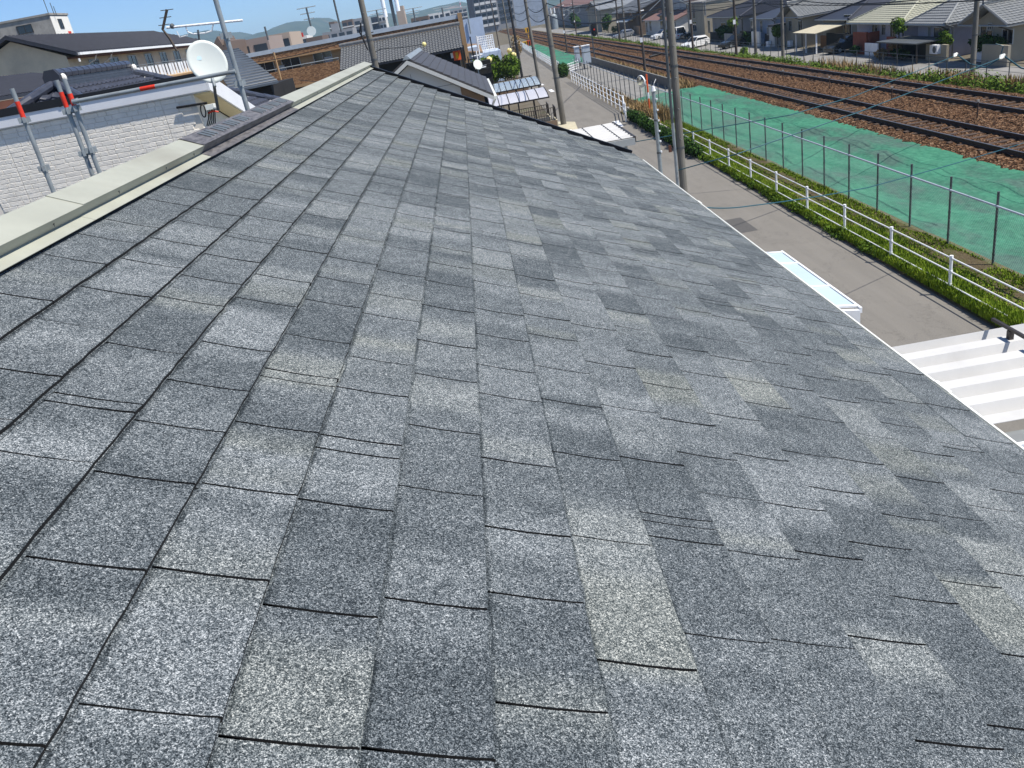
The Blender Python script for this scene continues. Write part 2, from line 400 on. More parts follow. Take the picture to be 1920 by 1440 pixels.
def leaves(mb, c, r, n, size):
    for _ in range(n):
        while True:
            p = V((random.uniform(-1,1),random.uniform(-1,1),random.uniform(-1,1)))
            if p.length < 1: break
        p *= (.55+.45*random.random())/max(p.length,.25)*p.length**.3
        q = V(c)+V((p.x*r[0],p.y*r[1],p.z*r[2]))
        nrm = (p.normalized()+V((random.uniform(-.9,.9),random.uniform(-.9,.9),random.uniform(-.5,1.1)))).normalized()
        u = nrm.orthogonal().normalized(); w = nrm.cross(u); a = random.uniform(0,6.3); s = size*random.uniform(.6,1.3)
        u2 = u*math.cos(a)+w*math.sin(a); w2 = w*math.cos(a)-u*math.sin(a)
        b = len(mb.v); mb.v += [q-u2*s, q+w2*s*.5, q+u2*s, q-w2*s*.5]; mb.f.append((b,b+1,b+2,b+3))
mb = MB()
y = 37.8
while y < 53.5:
    h = random.uniform(.45,.75); leaves(mb, (9.62+random.uniform(-.1,.12), y, h*.55), (.34,.42,h*.6), 210, .075); y += .42
hedge = mb.build('hedge', M['hedge'], label='low dark green hedge in front of the low concrete wall', cat='hedge', loc=(9.6,45,0))
for j, (y0, y1, n) in enumerate(((20,38,34),)):
    mb = MB()
    for _ in range(n):
        y = near_y(y0,y1,1.2); h = random.uniform(.14,.34); leaves(mb, (9.72+random.uniform(-.05,.12),y,h*.5), (.2,.35,h*.55), 70, .05)
    mb.build('roadside_weeds', M['bush'], label='clumps of leafy weeds at the road edge under the guard fence', cat='weeds', kind='stuff')
mb = MB()
for _ in range(900):
    y = 34+ (random.random()**1.5)*190; x = random.uniform(25.4,28.9); g = patchy(x*.6,y*.25)
    if g < .28: continue
    h = random.uniform(.25,.75)*(.5+g)*(1.35 if y < 48 else .9); z = -.1-(max(0,x-25.4))*.33
    leaves(mb, (x,y,z+h*.4), (.6,.7,h*.6), 90, .085)
mb.build('bank_weeds', M['weed'], label='bright green weeds covering the bank beyond the tracks', cat='weeds', kind='stuff')
blades('dry_reeds', 2600, lambda y: random.uniform(26.0,28.2), lambda: random.choice((random.gauss(46.5,1.1), random.gauss(60,3.5), random.gauss(41,.4))), lambda x,y: random.uniform(.4,1.1), M['dry_grass'], lambda x,y: -.1-(x-25.4)*.33, 'dry brown reeds on the bank beyond the tracks', 'grass', .3, .03)
blades('dry_grass_tuft', 2600, lambda y: random.gauss(10.75,.38), lambda: random.choice((random.gauss(54.2,.7), random.gauss(51.0,.6))), lambda x,y: random.uniform(.3,.95), M['dry_grass'], lambda x,y: .08, 'dry straw coloured grass tufts beside the mirror post', 'grass', .7, .02)
blades('dry_grass_strip', 6000, lambda y: random.uniform(15.35,16.7), lambda: random.uniform(64,112), lambda x,y: random.uniform(.15,.6), M['dry_grass'], lambda x,y: .02, 'dry straw coloured grass along the ballast behind the concrete wall', 'grass', .6, .03)
blades('dry_grass_patch', 900, lambda y: random.uniform(10.2,11.5), lambda: random.choice((random.gauss(60,1.6), random.gauss(66,2), random.gauss(74,2.5))), lambda x,y: random.uniform(.15,.5), M['dry_grass'], lambda x,y: .02, 'orange brown dry grass behind the four-rail guard fence', 'grass', .5, .03)
# ---------------------------------------------------------------- the house under the camera
SL = rad(24.2); HR = .70
NR = V((math.sin(SL),0,math.cos(SL))); SD = V((math.cos(SL),0,-math.sin(SL)))
def rp(s, y, n=0.0): return EYE + SD*s + V((0,y,0)) + NR*(n-HR)          # roof frame: down-slope, along the ridge, above
S_RIDGE, S_EAVE = -.952, 1.788
def rake_y(s): return 9.365+(7.58-9.365)*(s+.8556)/(1.8174+.8556)
own = thing('shingled_house', 'house with grey asphalt shingle roof and pale ridge cap', 'house', (0,3,0))
roof = None
Y0 = -2.2
# deck under the shingles, far slope included
mb = MB()
d0 = [rp(S_RIDGE,Y0,-.006), rp(S_EAVE-.004,Y0,-.006), rp(S_EAVE-.004,rake_y(S_EAVE)-.02,-.006), rp(S_RIDGE,rake_y(S_RIDGE)-.02,-.006)]
mb.hexa([p-NR*.09 for p in d0]+d0)
roof = mb.build('roof', M['asphalt_core'], own)
ap = rp(S_RIDGE,0,-.006); ax, az = ap.x, ap.z
mb = MB(); e1 = [V((ax,Y0,az)), V((ax,rake_y(S_RIDGE)-.02,az)), V((ax-2.5,rake_y(S_RIDGE)-.02,az-1.12)), V((ax-2.5,Y0,az-1.12))]
mb.hexa([p-V((0,0,.1)) for p in e1][::-1]+e1[::-1]); mb.build('back_slope', M['asphalt_core'], own)
# colour drops along each course
def drops():
    out = []; y = Y0-.3
    while y < 10:
        w = random.choice((.04,.06,.08,.11,.15,.2)); v = random.choice((.15,.25,.35,.42,.5,.55,.62,.72,.8)); wm = random.random()**3 if v > .5 else 0
        out.append((y,v,wm)); y += w
    return out
def drop_at(D, y):
    for i in range(len(D)-1):
        if D[i+1][0] > y:
            f = min(1, max(0, (y-D[i][0])/.035)); a = D[i-1] if i else D[0]
            return a[1]+(D[i][1]-a[1])*f, a[2]+(D[i][2]-a[2])*f
    return .5, 0
EXPO = .1425
butts = [(.1967+k*EXPO) for k in range(-7, 11)]+[S_EAVE+.012]
def tab(mb, sb, y0, y1, D, lift, e, ragged):
    """one shingle tab: tilted slab with dark cut edges, thin lower lamination showing under its butt edge"""
    n = max(3, int((y1-y0)/.032)); sh = mb.att.setdefault('shade', []); wm = mb.att.setdefault('warm', [])
    b0 = len(mb.v); tone = random.uniform(-.04,.04); i0 = random.random() < .88
    for j in range(n+1):
        y = y0+(y1-y0)*j/n; jit = random.uniform(-.0013,.0013); k = drop_at(D, y); v, w = k[0]+tone, k[1]
        y += random.uniform(-.0008,.0008) if 0 < j < n else 0
        th = .0126+lift
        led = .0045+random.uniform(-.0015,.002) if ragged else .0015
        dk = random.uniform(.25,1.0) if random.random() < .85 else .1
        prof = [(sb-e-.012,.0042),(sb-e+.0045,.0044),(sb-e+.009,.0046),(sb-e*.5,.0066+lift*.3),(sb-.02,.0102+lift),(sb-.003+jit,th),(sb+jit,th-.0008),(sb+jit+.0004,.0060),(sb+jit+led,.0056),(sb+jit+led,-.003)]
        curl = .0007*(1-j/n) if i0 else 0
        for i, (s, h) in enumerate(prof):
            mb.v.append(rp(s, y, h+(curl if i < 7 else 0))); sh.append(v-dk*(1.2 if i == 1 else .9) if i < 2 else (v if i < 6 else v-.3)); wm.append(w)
    m = 10
    for j in range(n):
        for i in range(m-1):
            a = b0+j*m+i; mb.f.append((a,a+1,a+m+1,a+m)); mb.mi.append(1 if i in (6,8) else 0)
    mb.f.append(tuple(b0+i for i in range(m-1,-1,-1))); mb.f.append(tuple(b0+n*m+i for i in range(m))); mb.mi += [1,1]
cands = []
for ci, sb in enumerate(butts):
    D = drops(); e = EXPO if 0 < ci < len(butts)-1 else (.09 if ci == 0 else .162)
    y = Y0-random.uniform(0,.3)
    while True:
        ym = rake_y(sb)
        L = random.choice((.16,.19,.2,.22,.24,.26,.28)); gap = random.choice((.0036,.0034,.004,.003,.002))
        if random.random() < .06: L = random.uniform(.025,.05)
        y1 = min(y+L, ym)
        if y1 > Y0: cands.append((sb, max(y,Y0), y1-gap, D, max(0,random.gauss(.0002,.0006)), e, random.random() < .45))
        y = y1
        if y >= ym-.02: break
def px_size(c):
    s, y0, y1 = c[0]-EXPO/2, c[1], c[2]; p = (rp(s,(y0+y1)/2)-EYE); q = CR.transposed() @ p
    if q.z < .1: return -1
    x, yy = 960+F_PX*q.x/q.z, 720+F_PX*q.y/q.z
    if x < -150 or x > 2050 or yy > 1560 or yy < 0: return -1
    return (y1-y0)*EXPO/q.z**2*(q.normalized().dot(CR.transposed() @ -NR))
cands.sort(key=px_size, reverse=True)
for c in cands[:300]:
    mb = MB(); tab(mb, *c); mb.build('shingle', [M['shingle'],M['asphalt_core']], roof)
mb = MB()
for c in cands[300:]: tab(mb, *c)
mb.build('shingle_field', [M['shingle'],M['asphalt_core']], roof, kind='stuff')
# ridge cap: flange, riser and plate bent from one sheet, in lengths; a dark vented length in the middle
def cap_piece(y0, y1, name, mat, lift=0.0, wide=0.0):
    mb = MB(); T = .048+lift
    pr = [(-.795+wide,.0165+lift*.4),(-.835,.0165+lift*.4),(-.826,T),(-.914,T)]
    up = [rp(s,y0,n) for s, n in pr]; top = up[-1]
    up.append(V((top.x-.10,y0,top.z-.045))); up.append(V((top.x-.10,y0,top.z-.075)))
    w = V((0,y1-y0,0))
    for i in range(len(up)-1):
        p, q = up[i], up[i+1]; nv = (q-p).cross(V((0,1,0))).normalized()*.0012
        if nv.dot(V((.4,0,1))) < 0 and i not in (1,): nv = -nv
        mb.hexa([p-nv, q-nv, q-nv+w, p-nv+w, p+nv*.1, q+nv*.1, q+nv*.1+w, p+nv*.1+w])
    return mb.build(name, mat, own)
ye = rake_y(-.93)+.02
segs = [(Y0,2.12),(2.117,3.155)]
c1 = cap_piece(Y0, 2.12, 'ridge_cap', M['cap_steel']); c2 = cap_piece(2.105, 3.17, 'ridge_cap', M['cap_steel'], .0022, .001)
vc = cap_piece(3.155, 4.93, 'vent_cap', M['vent'], .006, .004); vc['label'] = 'dark vented length of ridge cap with slots'
c3 = cap_piece(4.92, 7.0, 'ridge_cap', M['cap_steel'], .001); c4 = cap_piece(6.985, ye, 'ridge_cap', M['cap_steel'], .0026, .001)
for c, ys in ((c1,(-1.2,-.4,.4,1.1,1.62,1.95)),(c2,(2.35,2.75,3.05)),(c3,(5.2,5.8,6.4,6.9)),(c4,(7.5,8.1,8.7))):
    for y in ys:
        mb = MB(); p = rp(-.831,y,.034); mb.tube(p-SD*.003, p+SD*.004, .0022, 6); mb.tube(p+SD*.003-V((0,.001,.006)), p+SD*.0035+V((0,.001,.006)), .0012, 5); mb.build('nail', M['galv_dark'], c)
for k in range(9):                                           # clusters of louvre slots with raised lips
    if k == 4: continue
    y = 3.32+k*.178
    for q in range(3):
        yy = y+q*.046; mb = MB()
        a = [rp(-.900,yy,.0542), rp(-.846,yy,.0542), rp(-.846,yy+.016,.0542), rp(-.900,yy+.016,.0542)]
        mb.hexa(a+[p+NR*.0006 for p in a]); mb.build('vent_slot', M['black_steel'], vc)
        mb = MB(); b = [rp(-.898,yy+.017,.0542), rp(-.848,yy+.017,.0542), rp(-.848,yy+.031,.0542), rp(-.898,yy+.031,.0542)]
        t2 = [rp(-.896,yy+.018,.060), rp(-.850,yy+.018,.060), rp(-.850,yy+.030,.0555), rp(-.896,yy+.030,.0555)]
        mb.hexa(b+t2); mb.build('vent_hood', M['galv'], vc)
# black drip edge on the skewed far verge
mb = MB(); a0, a1 = -.86, S_EAVE-.01
def dr(s, n, o): return rp(s, rake_y(s)+o, n)
mb.hexa([dr(a0,-.11,-.012), dr(a1,-.11,-.012), dr(a1,-.11,.035), dr(a0,-.11,.035), dr(a0,.034,-.012), dr(a1,.034,-.012), dr(a1,.034,.035), dr(a0,.034,.035)])
mb.build('drip_edge', M['black_steel'], own)
# white eaves gutter with brackets and a joint sleeve
gx, gz = rp(S_EAVE,0).x+.006, rp(S_EAVE,0).z-.012
mb = MB(); g = []
for i in range(9):
    a = math.pi+math.pi*i/8; g.append((gx+.017+.017*math.cos(a), gz+.035*math.sin(a)))
outer = [(x,Y0,z) for x, z in g]+[(gx+.038,Y0,gz+.004),(gx+.031,Y0,gz+.004)]+[(gx+.017+.012*math.cos(math.pi+math.pi*i/8),Y0,gz+.030*math.sin(math.pi+math.pi*i/8)) for i in range(8,-1,-1)]
mb.prism(outer, (0,rake_y(S_EAVE)-.28-Y0,0)); gut = mb.build('gutter', M['white_pvc'], own)
for y in (2.35,5.4):
    mb = MB(); mb.prism([(x+(.004 if x > gx+.017 else -.003),y,z-.004) for x, z in g]+[(gx+.042,y,gz+.007),(gx+.030,y,gz+.007),(gx+.017,y,gz-.022),(gx+.006,y,gz+.003)], (0,.09,0)); mb.build('gutter_joint', M['white_pvc'], gut)
mb = MB(); mb.box((gx-.03,Y0,gz-.22),(gx-.006,rake_y(S_EAVE)-.05,gz-.02)); mb.build('fascia', M['white_paint'], own)
# body of the house below the eaves
mb = MB(); mb.prism([(-3.1,Y0+.2,0),(gx-.42,Y0+.2,0),(gx-.42,Y0+.2,gz-.12),(ax,Y0+.2,az-.16),(-3.1,Y0+.2,az-1.05)], (0,7.0-Y0,0)); mb.build('wall', M['siding_cream'], own)
# ---------------------------------------------------------------- houses and roofs to the left and ahead
mm('split_brick', srgb(236,230,219), .85, .07, 6, bump=.35, bscale=60)
mm('brick_base', srgb(228,221,208), .9, .1, 6)
mm('fascia_white', srgb(224,226,230), .5, .05, 2)
mm('tile_blue', srgb(62,66,78), .28, .22, 7, spec=.6)
mm('tile_grey', srgb(104,106,108), .45, .2, 5, spec=.5)
mm('tile_silver', srgb(128,130,130), .4, .2, 4, spec=.5)
mm('tile_slate', srgb(50,52,60), .5, .18, 3)
mm('mortar_white', srgb(228,226,220), .8, .08, 5)
mm('wall_beige', srgb(214,196,168), .85, .1, .8, dirt=((.3,.25,.2,1), .4))
mm('wall_tan', srgb(176,152,118), .85, .12, .8)
mm('wall_grey', srgb(190,192,190), .7, .06, 1)
mm('wall_white', srgb(225,224,218), .75, .07, .8, dirt=((.4,.38,.34,1), .35))
mm('wall_blue', srgb(176,190,210), .7, .08, .8)
mm('wall_lavender', srgb(206,204,216), .75, .07, .8)
mm('wall_dark', (.014,.013,.013), .85, .3, 1.5)
mm('wall_brown', srgb(128,106,84), .75, .1, 2)
mm('soffit_brown', srgb(92,56,42), .8, .12, 2)
mm('soffit_cream', srgb(214,200,160), .8, .06, 2)
def tile_band():
    t = NT('brown_wall_tile'); a = t.sep(t.vor(6.5, vec=t.vec((1,1,2.6))))[0]
    t.con(t.ramp(a, [(.1,srgb(100,70,46)),(.5,srgb(132,97,66)),(.9,srgb(160,124,88))]), 'Base Color'); t.set('Roughness', .7); return t.m
M['brown_tile'] = tile_band()
mm('concrete_trim', srgb(160,130,96), .8, .12, 1)
mm('parapet_steel', srgb(176,186,196), .4, .08, 2)
mm('sheet_roof', srgb(74,82,92), .45, .15, 2)
mm('sheet_roof_dark', srgb(70,68,68), .5, .14, 2)
def window(parent, c, w, h, face, frame='frame_alu', glass='glass_dark', bars=1):
    """window with raised frame and recessed panes on a wall; face is the outward axis: 'S' -Y, 'W' -X, 'E' +X"""
    o = {'S':V((0,-1,0)),'W':V((-1,0,0)),'E':V((1,0,0))}[face]; u = V((1,0,0)) if face == 'S' else V((0,1,0)); z = V((0,0,1)); c = V(c)
    def slab(mb, u0, u1, z0, z1, d0, d1):
        p = [c+u*a+z*b+o*d for d in (d0,) for a, b in ((u0,z0),(u1,z0),(u1,z1),(u0,z1))]; q = [k+o*(d1-d0) for k in p]
        mb.hexa(p+q)
    mb = MB(); f = .06
    slab(mb,-w/2,w/2,-h/2,-h/2+f,.004,.06); slab(mb,-w/2,w/2,h/2-f,h/2,.004,.06)
    slab(mb,-w/2,-w/2+f,-h/2+f,h/2-f,.004,.06); slab(mb,w/2-f,w/2,-h/2+f,h/2-f,.004,.06)
    for k in range(1,bars+1):
        x = -w/2+w*k/(bars+1); slab(mb,x-.025,x+.025,-h/2+f,h/2-f,.004,.055)
    wd_ = mb.build('window', M[frame], parent)
    for k in range(bars+1):
        a, b = -w/2+w*k/(bars+1)+.03, -w/2+w*(k+1)/(bars+1)-.03; mb = MB(); slab(mb,a,b,-h/2+f,h/2-f,.006,.02); mb.build('pane', M[glass], wd_)
    return wd_
def tile_field(mb, o, u, v, n, L, H, a=0., b=0., tw=.28, th=.26, amp=.035):
    """rows of curved roof tiles on a slope: o eave corner, u along the eave, v up the slope, n normal; a, b hip runs"""
    u, v, n = V(u).normalized(), V(v).normalized(), V(n).normalized(); nr = max(1,int(H/th)); th = H/nr; nc = max(1,int(L/tw)); tw = L/nc
    prof = [(0,.2),(.18,1.),(.36,.55),(.6,0.),(.85,.05)]
    for r in range(nr):
        v0, v1 = r*th, (r+1)*th; m = (v0+v1)/2
        for c in range(nc):
            xc = (c+.5)*tw
            if a and xc < a*m/H: continue
            if b and L-xc < b*m/H: continue
            i0 = len(mb.v)
            for k, (x, h) in enumerate(prof+[(1.,.2)]):
                p = V(o)+u*((c+x)*tw)
                mb.v += [p+v*v0+n*(amp*h+.012-.01), p+v*v0+n*(amp*h+.055), p+v*v1+n*(amp*h+.012)]
            for k in range(len(prof)):
                q = i0+3*k; mb.f += [(q,q+3,q+4,q+1),(q+1,q+4,q+5,q+2)]
def ridge_tiles(parent, p, q, r=.13, name='ridge_tile', mat='tile_grey', layers=0):
    mb = MB(); p, q = V(p), V(q)
    if layers:
        d = (q-p).normalized(); s = V((-d.y,d.x,0)).normalized()
        for k in range(layers):
            w = r*.95-.012*k; z0 = -.05+k*.055
            a = [p-s*w+V((0,0,z0)), p+s*w+V((0,0,z0)), q+s*w+V((0,0,z0)), q-s*w+V((0,0,z0))]; mb.hexa(a+[x+V((0,0,.05)) for x in a])
        p = p+V((0,0,layers*.055)); q = q+V((0,0,layers*.055))
    n = max(1,int((q-p).length/.3))
    for i in range(n):
        a, b = p.lerp(q,i/n), p.lerp(q,(i+1)/n); mb.tube(a,b,r*1.02,10,r*.93)
    return mb.build(name, M[mat], parent, smooth=False)
def slab_roof(parent, pts, th, mat, name='roof'):
    mb = MB(); p = [V(x) for x in pts]; n = len(p); d = V((0,0,th))
    mb.add(p+[x-d for x in p], [tuple(range(n)), tuple(range(2*n-1,n-1,-1))]+[(i,n+i,n+(i+1)%n,(i+1)%n) for i in range(n)])
    return mb.build(name, M[mat], parent)
# ---- white brick-faced house with a single-pitch roof
WY, WXR = 13.0, -4.117
wb = thing('brick_faced_house', 'white brick-faced house with black eaves gutter behind the ridge', 'house', (-8,WY,0))
mb = MB(); mb.prism([(-13,WY,0),(WXR,WY,0),(WXR,WY,7.19),(-13,WY,7.19)], (0,1.0,0)); wall = mb.build('wall', M['brick_base'], wb)
mb = MB(); mb.prism([(WXR-.02,WY+1.001,0),(WXR-.02,WY+7,0),(WXR-.02,WY+7,5.0),(WXR-.02,WY+1.001,6.86)], (-8.8,0,0)); mb.build('rear_wall', M['wall_white'], wb)
bm = []                                                            # rough brick meshes, shared
for k in range(14):
    L = .105+.012*k; mb = MB(); h = .0655
    xs = [0,.004,L*.3,L*.65,L-.004,L]; zs = [0,.004,h-.007,h]; nx = 5
    for j in range(4):
        for i in range(6):
            e = i in (0,5) or j in (0,3)
            mb.v.append(V((xs[i], -(.002 if e else .0068+random.uniform(-.001,.002)), zs[j]+(random.uniform(-.004,.003) if j == 2 else 0))))
    for j in range(3):
        for i in range(nx): a = j*(nx+1)+i; mb.f.append((a,a+1,a+nx+2,a+nx+1))
    back = len(mb.v); mb.v += [V((0,.002,0)),V((L,.002,0)),V((L,.002,h)),V((0,.002,h))]
    mb.f += [(back,back+1,nx,*range(nx-1,-1,-1)), (back+3,3*(nx+1),*range(3*(nx+1)+1,4*(nx+1)),back+2)[::-1]]
    bm.append((L, mb.mesh('brick', M['split_brick'])))
spots = []; z = 7.19-.069; row = 0
while z > 5.95:
    x = -7.55+random.uniform(0,.1)
    while x < WXR-.1:
        L, me = random.choice(bm)
        for jx in (-7.06, -4.62):
            if x < jx < x+L+.02:
                if jx-x > .03: spots.append((x,z,L,me,(jx-x-.004)/L))
                x = jx+.004; break
        else:
            if x+L > WXR: break
            spots.append((x,z,L,me,1)); x += L+.004
    z -= .069; row += 1
def seen(s): q = CR.transposed() @ (V((s[0],WY,s[1]))-EYE); return (960+F_PX*q.x/q.z > -20) and q.z > 0
spots.sort(key=lambda s: (not seen(s), -s[1]))
for x, z, L, me, sx in spots[:300]: link('brick', me, wall, (x,WY-.002,z)).scale.x = sx
mb = MB()
for x, z, L, me, sx in spots[300:]:
    b = len(mb.v); mb.v += [V((v.co.x*sx,v.co.y,v.co.z))+V((x,WY-.002,z)) for v in me.vertices]; mb.f += [tuple(i+b for i in p.vertices) for p in me.polygons]
if spots[300:]: mb.build('brick_field', M['split_brick'], wall, kind='stuff')
FY = 12.93
mb = MB(); mb.box((-13.2,FY,7.215),(-3.86,FY+.05,7.36)); mb.box((-13.2,FY+.05,7.195),(-3.86,WY+.3,7.215)); mb.build('fascia', M['fascia_white'], wb)
mb = MB(); mb.box((-13.2,FY-.012,7.362),(-3.83,FY+.10,7.472)); g = mb.build('eaves_gutter', M['black_steel'], wb)
mb = MB(); mb.box((-6.06,FY-.016,7.355),(-6.02,FY-.012,7.476)); mb.build('gutter_joint', M['black_steel'], g)
tn = .31
slab_roof(wb, [(-13.2,FY+.1,7.45),(-3.86,FY+.1,7.45),(-3.86,FY+7.4,7.45-7.3*tn),(-13.2,FY+7.4,7.45-7.3*tn)], .09, 'sheet_roof_dark')
mb = MB(); mb.prism([(-3.858,FY+.0,7.21),(-3.858,FY+7.4,7.21-7.4*tn+.03),(-3.858,FY+7.4,7.44-7.4*tn+.03),(-3.858,FY+.0,7.47)], (.03,0,0)); mb.build('verge_board', M['fascia_white'], wb)
mb = MB(); mb.prism([(WXR+.001,WY+.02,7.19),(WXR+.001,WY+7,7.19-7*tn),(-3.859,WY+7,7.19-7*tn),(-3.859,WY+.02,7.19)], (0,0,-.02)); mb.build('soffit', M['soffit_cream'], wb)
# bracket, cable coil and clamp at the wall corner
br = thing('cable_bracket', 'black cable bracket and coiled cable on the white brick wall', 'bracket', at(370,205,Y=WY-.1))
mb = MB(); p = [at(331,202,Y=WY-.05), at(388,193,Y=WY-.05)]; mb.tube(p[0],p[1],.018,6); mb.build('arm', M['black_steel'], br)
mb = MB(); c = at(381,208,Y=WY-.12); mb.path([c+V((.035*math.cos(a),0,.085*math.sin(a)+.02*math.cos(a))) for a in [i*2*math.pi/20 for i in range(21)]], .010, 6); mb.build('cable_coil', M['wire'], br)
for k in range(5):
    mb = MB(); x = 390+k*3.2; mb.path([at(x-2,196+k,Y=WY-.1), at(x,208,Y=WY-.16), at(x+1,222+2*k,Y=WY-.14), at(x-2,236,Y=WY-.1)], .009, 5); mb.build('cable', M['wire'], br)
mb = MB(); mb.box(at(388,196,Y=WY-.08),at(402,204,Y=WY-.2)); mb.build('clamp', M['white_pvc'], br)
mb = MB(); mb.path([at(391,212,Y=WY-.15),at(399,208,Y=WY-.17),at(410,210,Y=WY-.15)], .012, 6); mb.build('red_cable', M['scaf_red'], br)
# satellite dish on its mast
dc = at(389,116,Y=12.3); dish = thing('satellite_dish', 'white satellite dish on grey mast at the brick house corner', 'satellite dish', at(410,206,Y=12.5))
dn = V((.28,-.93,.25)).normalized(); du = dn.cross(V((0,0,1))).normalized(); dv = du.cross(dn).normalized()
if dv.z < 0: dv = -dv
du = (du*.98+dv*.12).normalized()
mb = MB(); rings = 7; nseg = 36; rw, rh, dep = .262, .292, .03
for side in (0,1):
    for i in range(rings+1):
        f = i/rings
        for k in range(nseg):
            a = 2*math.pi*k/nseg; mb.v.append(dc+du*(rw*f*math.cos(a))+dv*(rh*f*math.sin(a))+dn*(dep*(f*f-.6)-side*.008))
for side in (0,1):
    o_ = side*(rings+1)*nseg
    for i in range(rings):
        for k in range(nseg):
            q = (o_+i*nseg+k, o_+i*nseg+(k+1)%nseg, o_+(i+1)*nseg+(k+1)%nseg, o_+(i+1)*nseg+k); mb.f.append(q if side == 0 else q[::-1])
o_ = rings*nseg
for k in range(nseg): mb.f.append((o_+k, o_+(k+1)%nseg, o_+(rings+1)*nseg+(k+1)%nseg, o_+(rings+1)*nseg+k))
mm('dish_white', srgb(206,212,208), .35, .03, 3); mm('print_blue', srgb(196,220,236), .4, .05, 6)
dd = mb.build('dish', M['dish_white'], dish, smooth=True)
mb = MB(); cpt = []
for k in range(13):
    a = .5+k*.36; cpt.append(dc+du*(.115+.055*math.cos(a))+dv*(.06+.032*math.sin(a)+.006*math.sin(3*a))+dn*(dep*(.2-.6)+.002))
mb.poly(cpt); mb.build('printed_mark', M['print_blue'], dd)
for a, b in ((-.03,.03),(-.12,.02),(-.1,-.1),(-.02,-.09)):
    mb = MB(); q = dc+du*a+dv*b+dn*(-.028); mb.tube(q,q+dn*.006,.008,6); mb.build('bolt', M['galv'], dd)
mb = MB(); mb.tube(dc-dv*.17+dn*-.02, dc-dv*.36+dn*.1, .02, 6); mb.build('feed_arm', M['galv'], dish)
mb = MB(); mb.path([dc-dn*.08-dv*.05, dc-dn*.1-dv*.25, at(404,178,Y=12.45), at(409,206,Y=12.5)], .022, 8); mb.build('mast', M['galv_dark'], dish)
mb = MB(); mb.path([at(409,205,Y=12.5), at(402,203,Y=12.8), at(399,202,Y=WY-.03)], .018, 6); mb.build('wall_bracket', M['galv'], dish)
# scaffold standards, guard pole and ledger
SY = 9.7
def standard(top, mid, label, band, coups, ztop=None, r=.0243, group=None):
    f = at(*mid, Y=SY); b = V((f.x,SY,0)); zt = at(*top,Y=SY).z if ztop is None else ztop
    t = thing('scaffold_pole', label, 'scaffold pole', b, group)
    mb = MB(); mb.tube(b, V((f.x,SY,zt)), r, 14); p = mb.build('tube', M['galv'], t, smooth=False)
    if band:
        z1, z0 = at(*band[0],Y=SY).z, at(*band[1],Y=SY).z; mb = MB(); mb.tube((f.x,SY,z0),(f.x,SY,z1),r+.0015,14); mb.build('red_band', M['scaf_red'], p)
    for c in coups:
        z = at(*c,Y=SY).z; mb = MB(); mb.tube((f.x,SY,z-.02),(f.x,SY,z+.05),r+.006,14)
        for a in range(4):
            q = V((math.cos(a*math.pi/2+.4),math.sin(a*math.pi/2+.4),0)); s = V((-q.y,q.x,0)); c0 = V((f.x,SY,z))
            e = [c0+q*.026-s*.016, c0+q*.062-s*.016, c0+q*.062+s*.016, c0+q*.026+s*.016]
            mb.hexa(e+[w+V((0,0,.06)) for w in e])
        mb.build('wedge_pocket', M['galv'], t)
    return f
standard((27,165),(60,260),'scaffold pole with red band standing alone before the brick wall', ((34,190),(48,222)), ((48,230),(85,320)))
standard((107,150),(140,240),'scaffold pole with plain red band, one of a close pair', ((112,173),(126,201)), ((129,214),(161,292)))
standard((121,148),(155,240),'scaffold pole with worn orange band, one of a close pair', ((128,176),(138,198)), ((141,209),(173,286)))
standard((402,0),(435,105),'tall grey scaffold pole beside the satellite dish', None, ((428,72),(456,160)), 9.2, .027)
a, b = at(141,190,Y=SY-.05), at(437,137,Y=SY-.05); b.z = a.z
led = thing('scaffold_rail', 'horizontal scaffold rail with red band below the satellite dish', 'scaffold rail', a)
mb = MB(); mb.tube(a,b,.0215,14); mb.build('tube', M['galv'], led)
mb = MB(); mb.tube(a.lerp(b,.415),a.lerp(b,.51),.0228,14); mb.build('red_band', M['scaf_red'], led)
for q, s in ((a,-1),(b,1)):
    mb = MB(); mb.box(q+V((-.02,-.012,-.03)), q+V((.02,.05,.03))); mb.tube(q-V((.03,0,0)),q+V((.03,0,0)),.0245,12); mb.build('end_clamp', M['galv'], led)
# ---- house with glossy blue-grey clay tiles and a stacked ridge
TX, TY, TZ, TK = -8.8, 19.0, 7.66, .5
th_ = thing('tile_roofed_house', 'house with glossy blue-grey tile hip roof behind the brick house', 'house', (TX,22,0))
run, RL = 3.6, 4.3; ez = TZ-TK*run
mb = MB(); mb.box((TX-run+.6,TY-run+.6,0),(TX+run-.6,TY+RL+run-.6,ez+.1)); mb.build('wall', M['wall_beige'], th_)
R0, R1 = V((TX,TY,TZ)), V((TX,TY+RL,TZ)); C = [V((TX-run,TY-run,ez)),V((TX+run,TY-run,ez)),V((TX+run,TY+RL+run,ez)),V((TX-run,TY+RL+run,ez))]
mb = MB(); mb.add(C+[R0,R1], [(0,1,4),(1,2,5,4),(2,3,5),(3,0,4,5),(3,2,1,0)]); rf = mb.build('roof', M['tile_blue'], th_)
H = math.hypot(run,TK*run); k = 1/math.hypot(1,TK)
mb = MB()
tile_field(mb, C[1], (0,1,0), (-1,0,TK), (TK,0,1), RL+2*run, H, run, run, .25, .24, .04)
tile_field(mb, C[0], (1,0,0), (0,1,TK), (0,-TK,1), 2*run, H, run, run, .25, .24, .04)
tile_field(mb, C[3], (0,-1,0), (1,0,TK), (-TK,0,1), RL+2*run, H, run, run, .25, .24, .04)
mb.build('tile_field', M['tile_blue'], rf, kind='stuff')
up = V((0,0,.1))
ridge_tiles(th_, R0+V((0,.1,.05)), R1+V((0,0,.05)), .11, 'ridge_stack', 'tile_blue', 4)
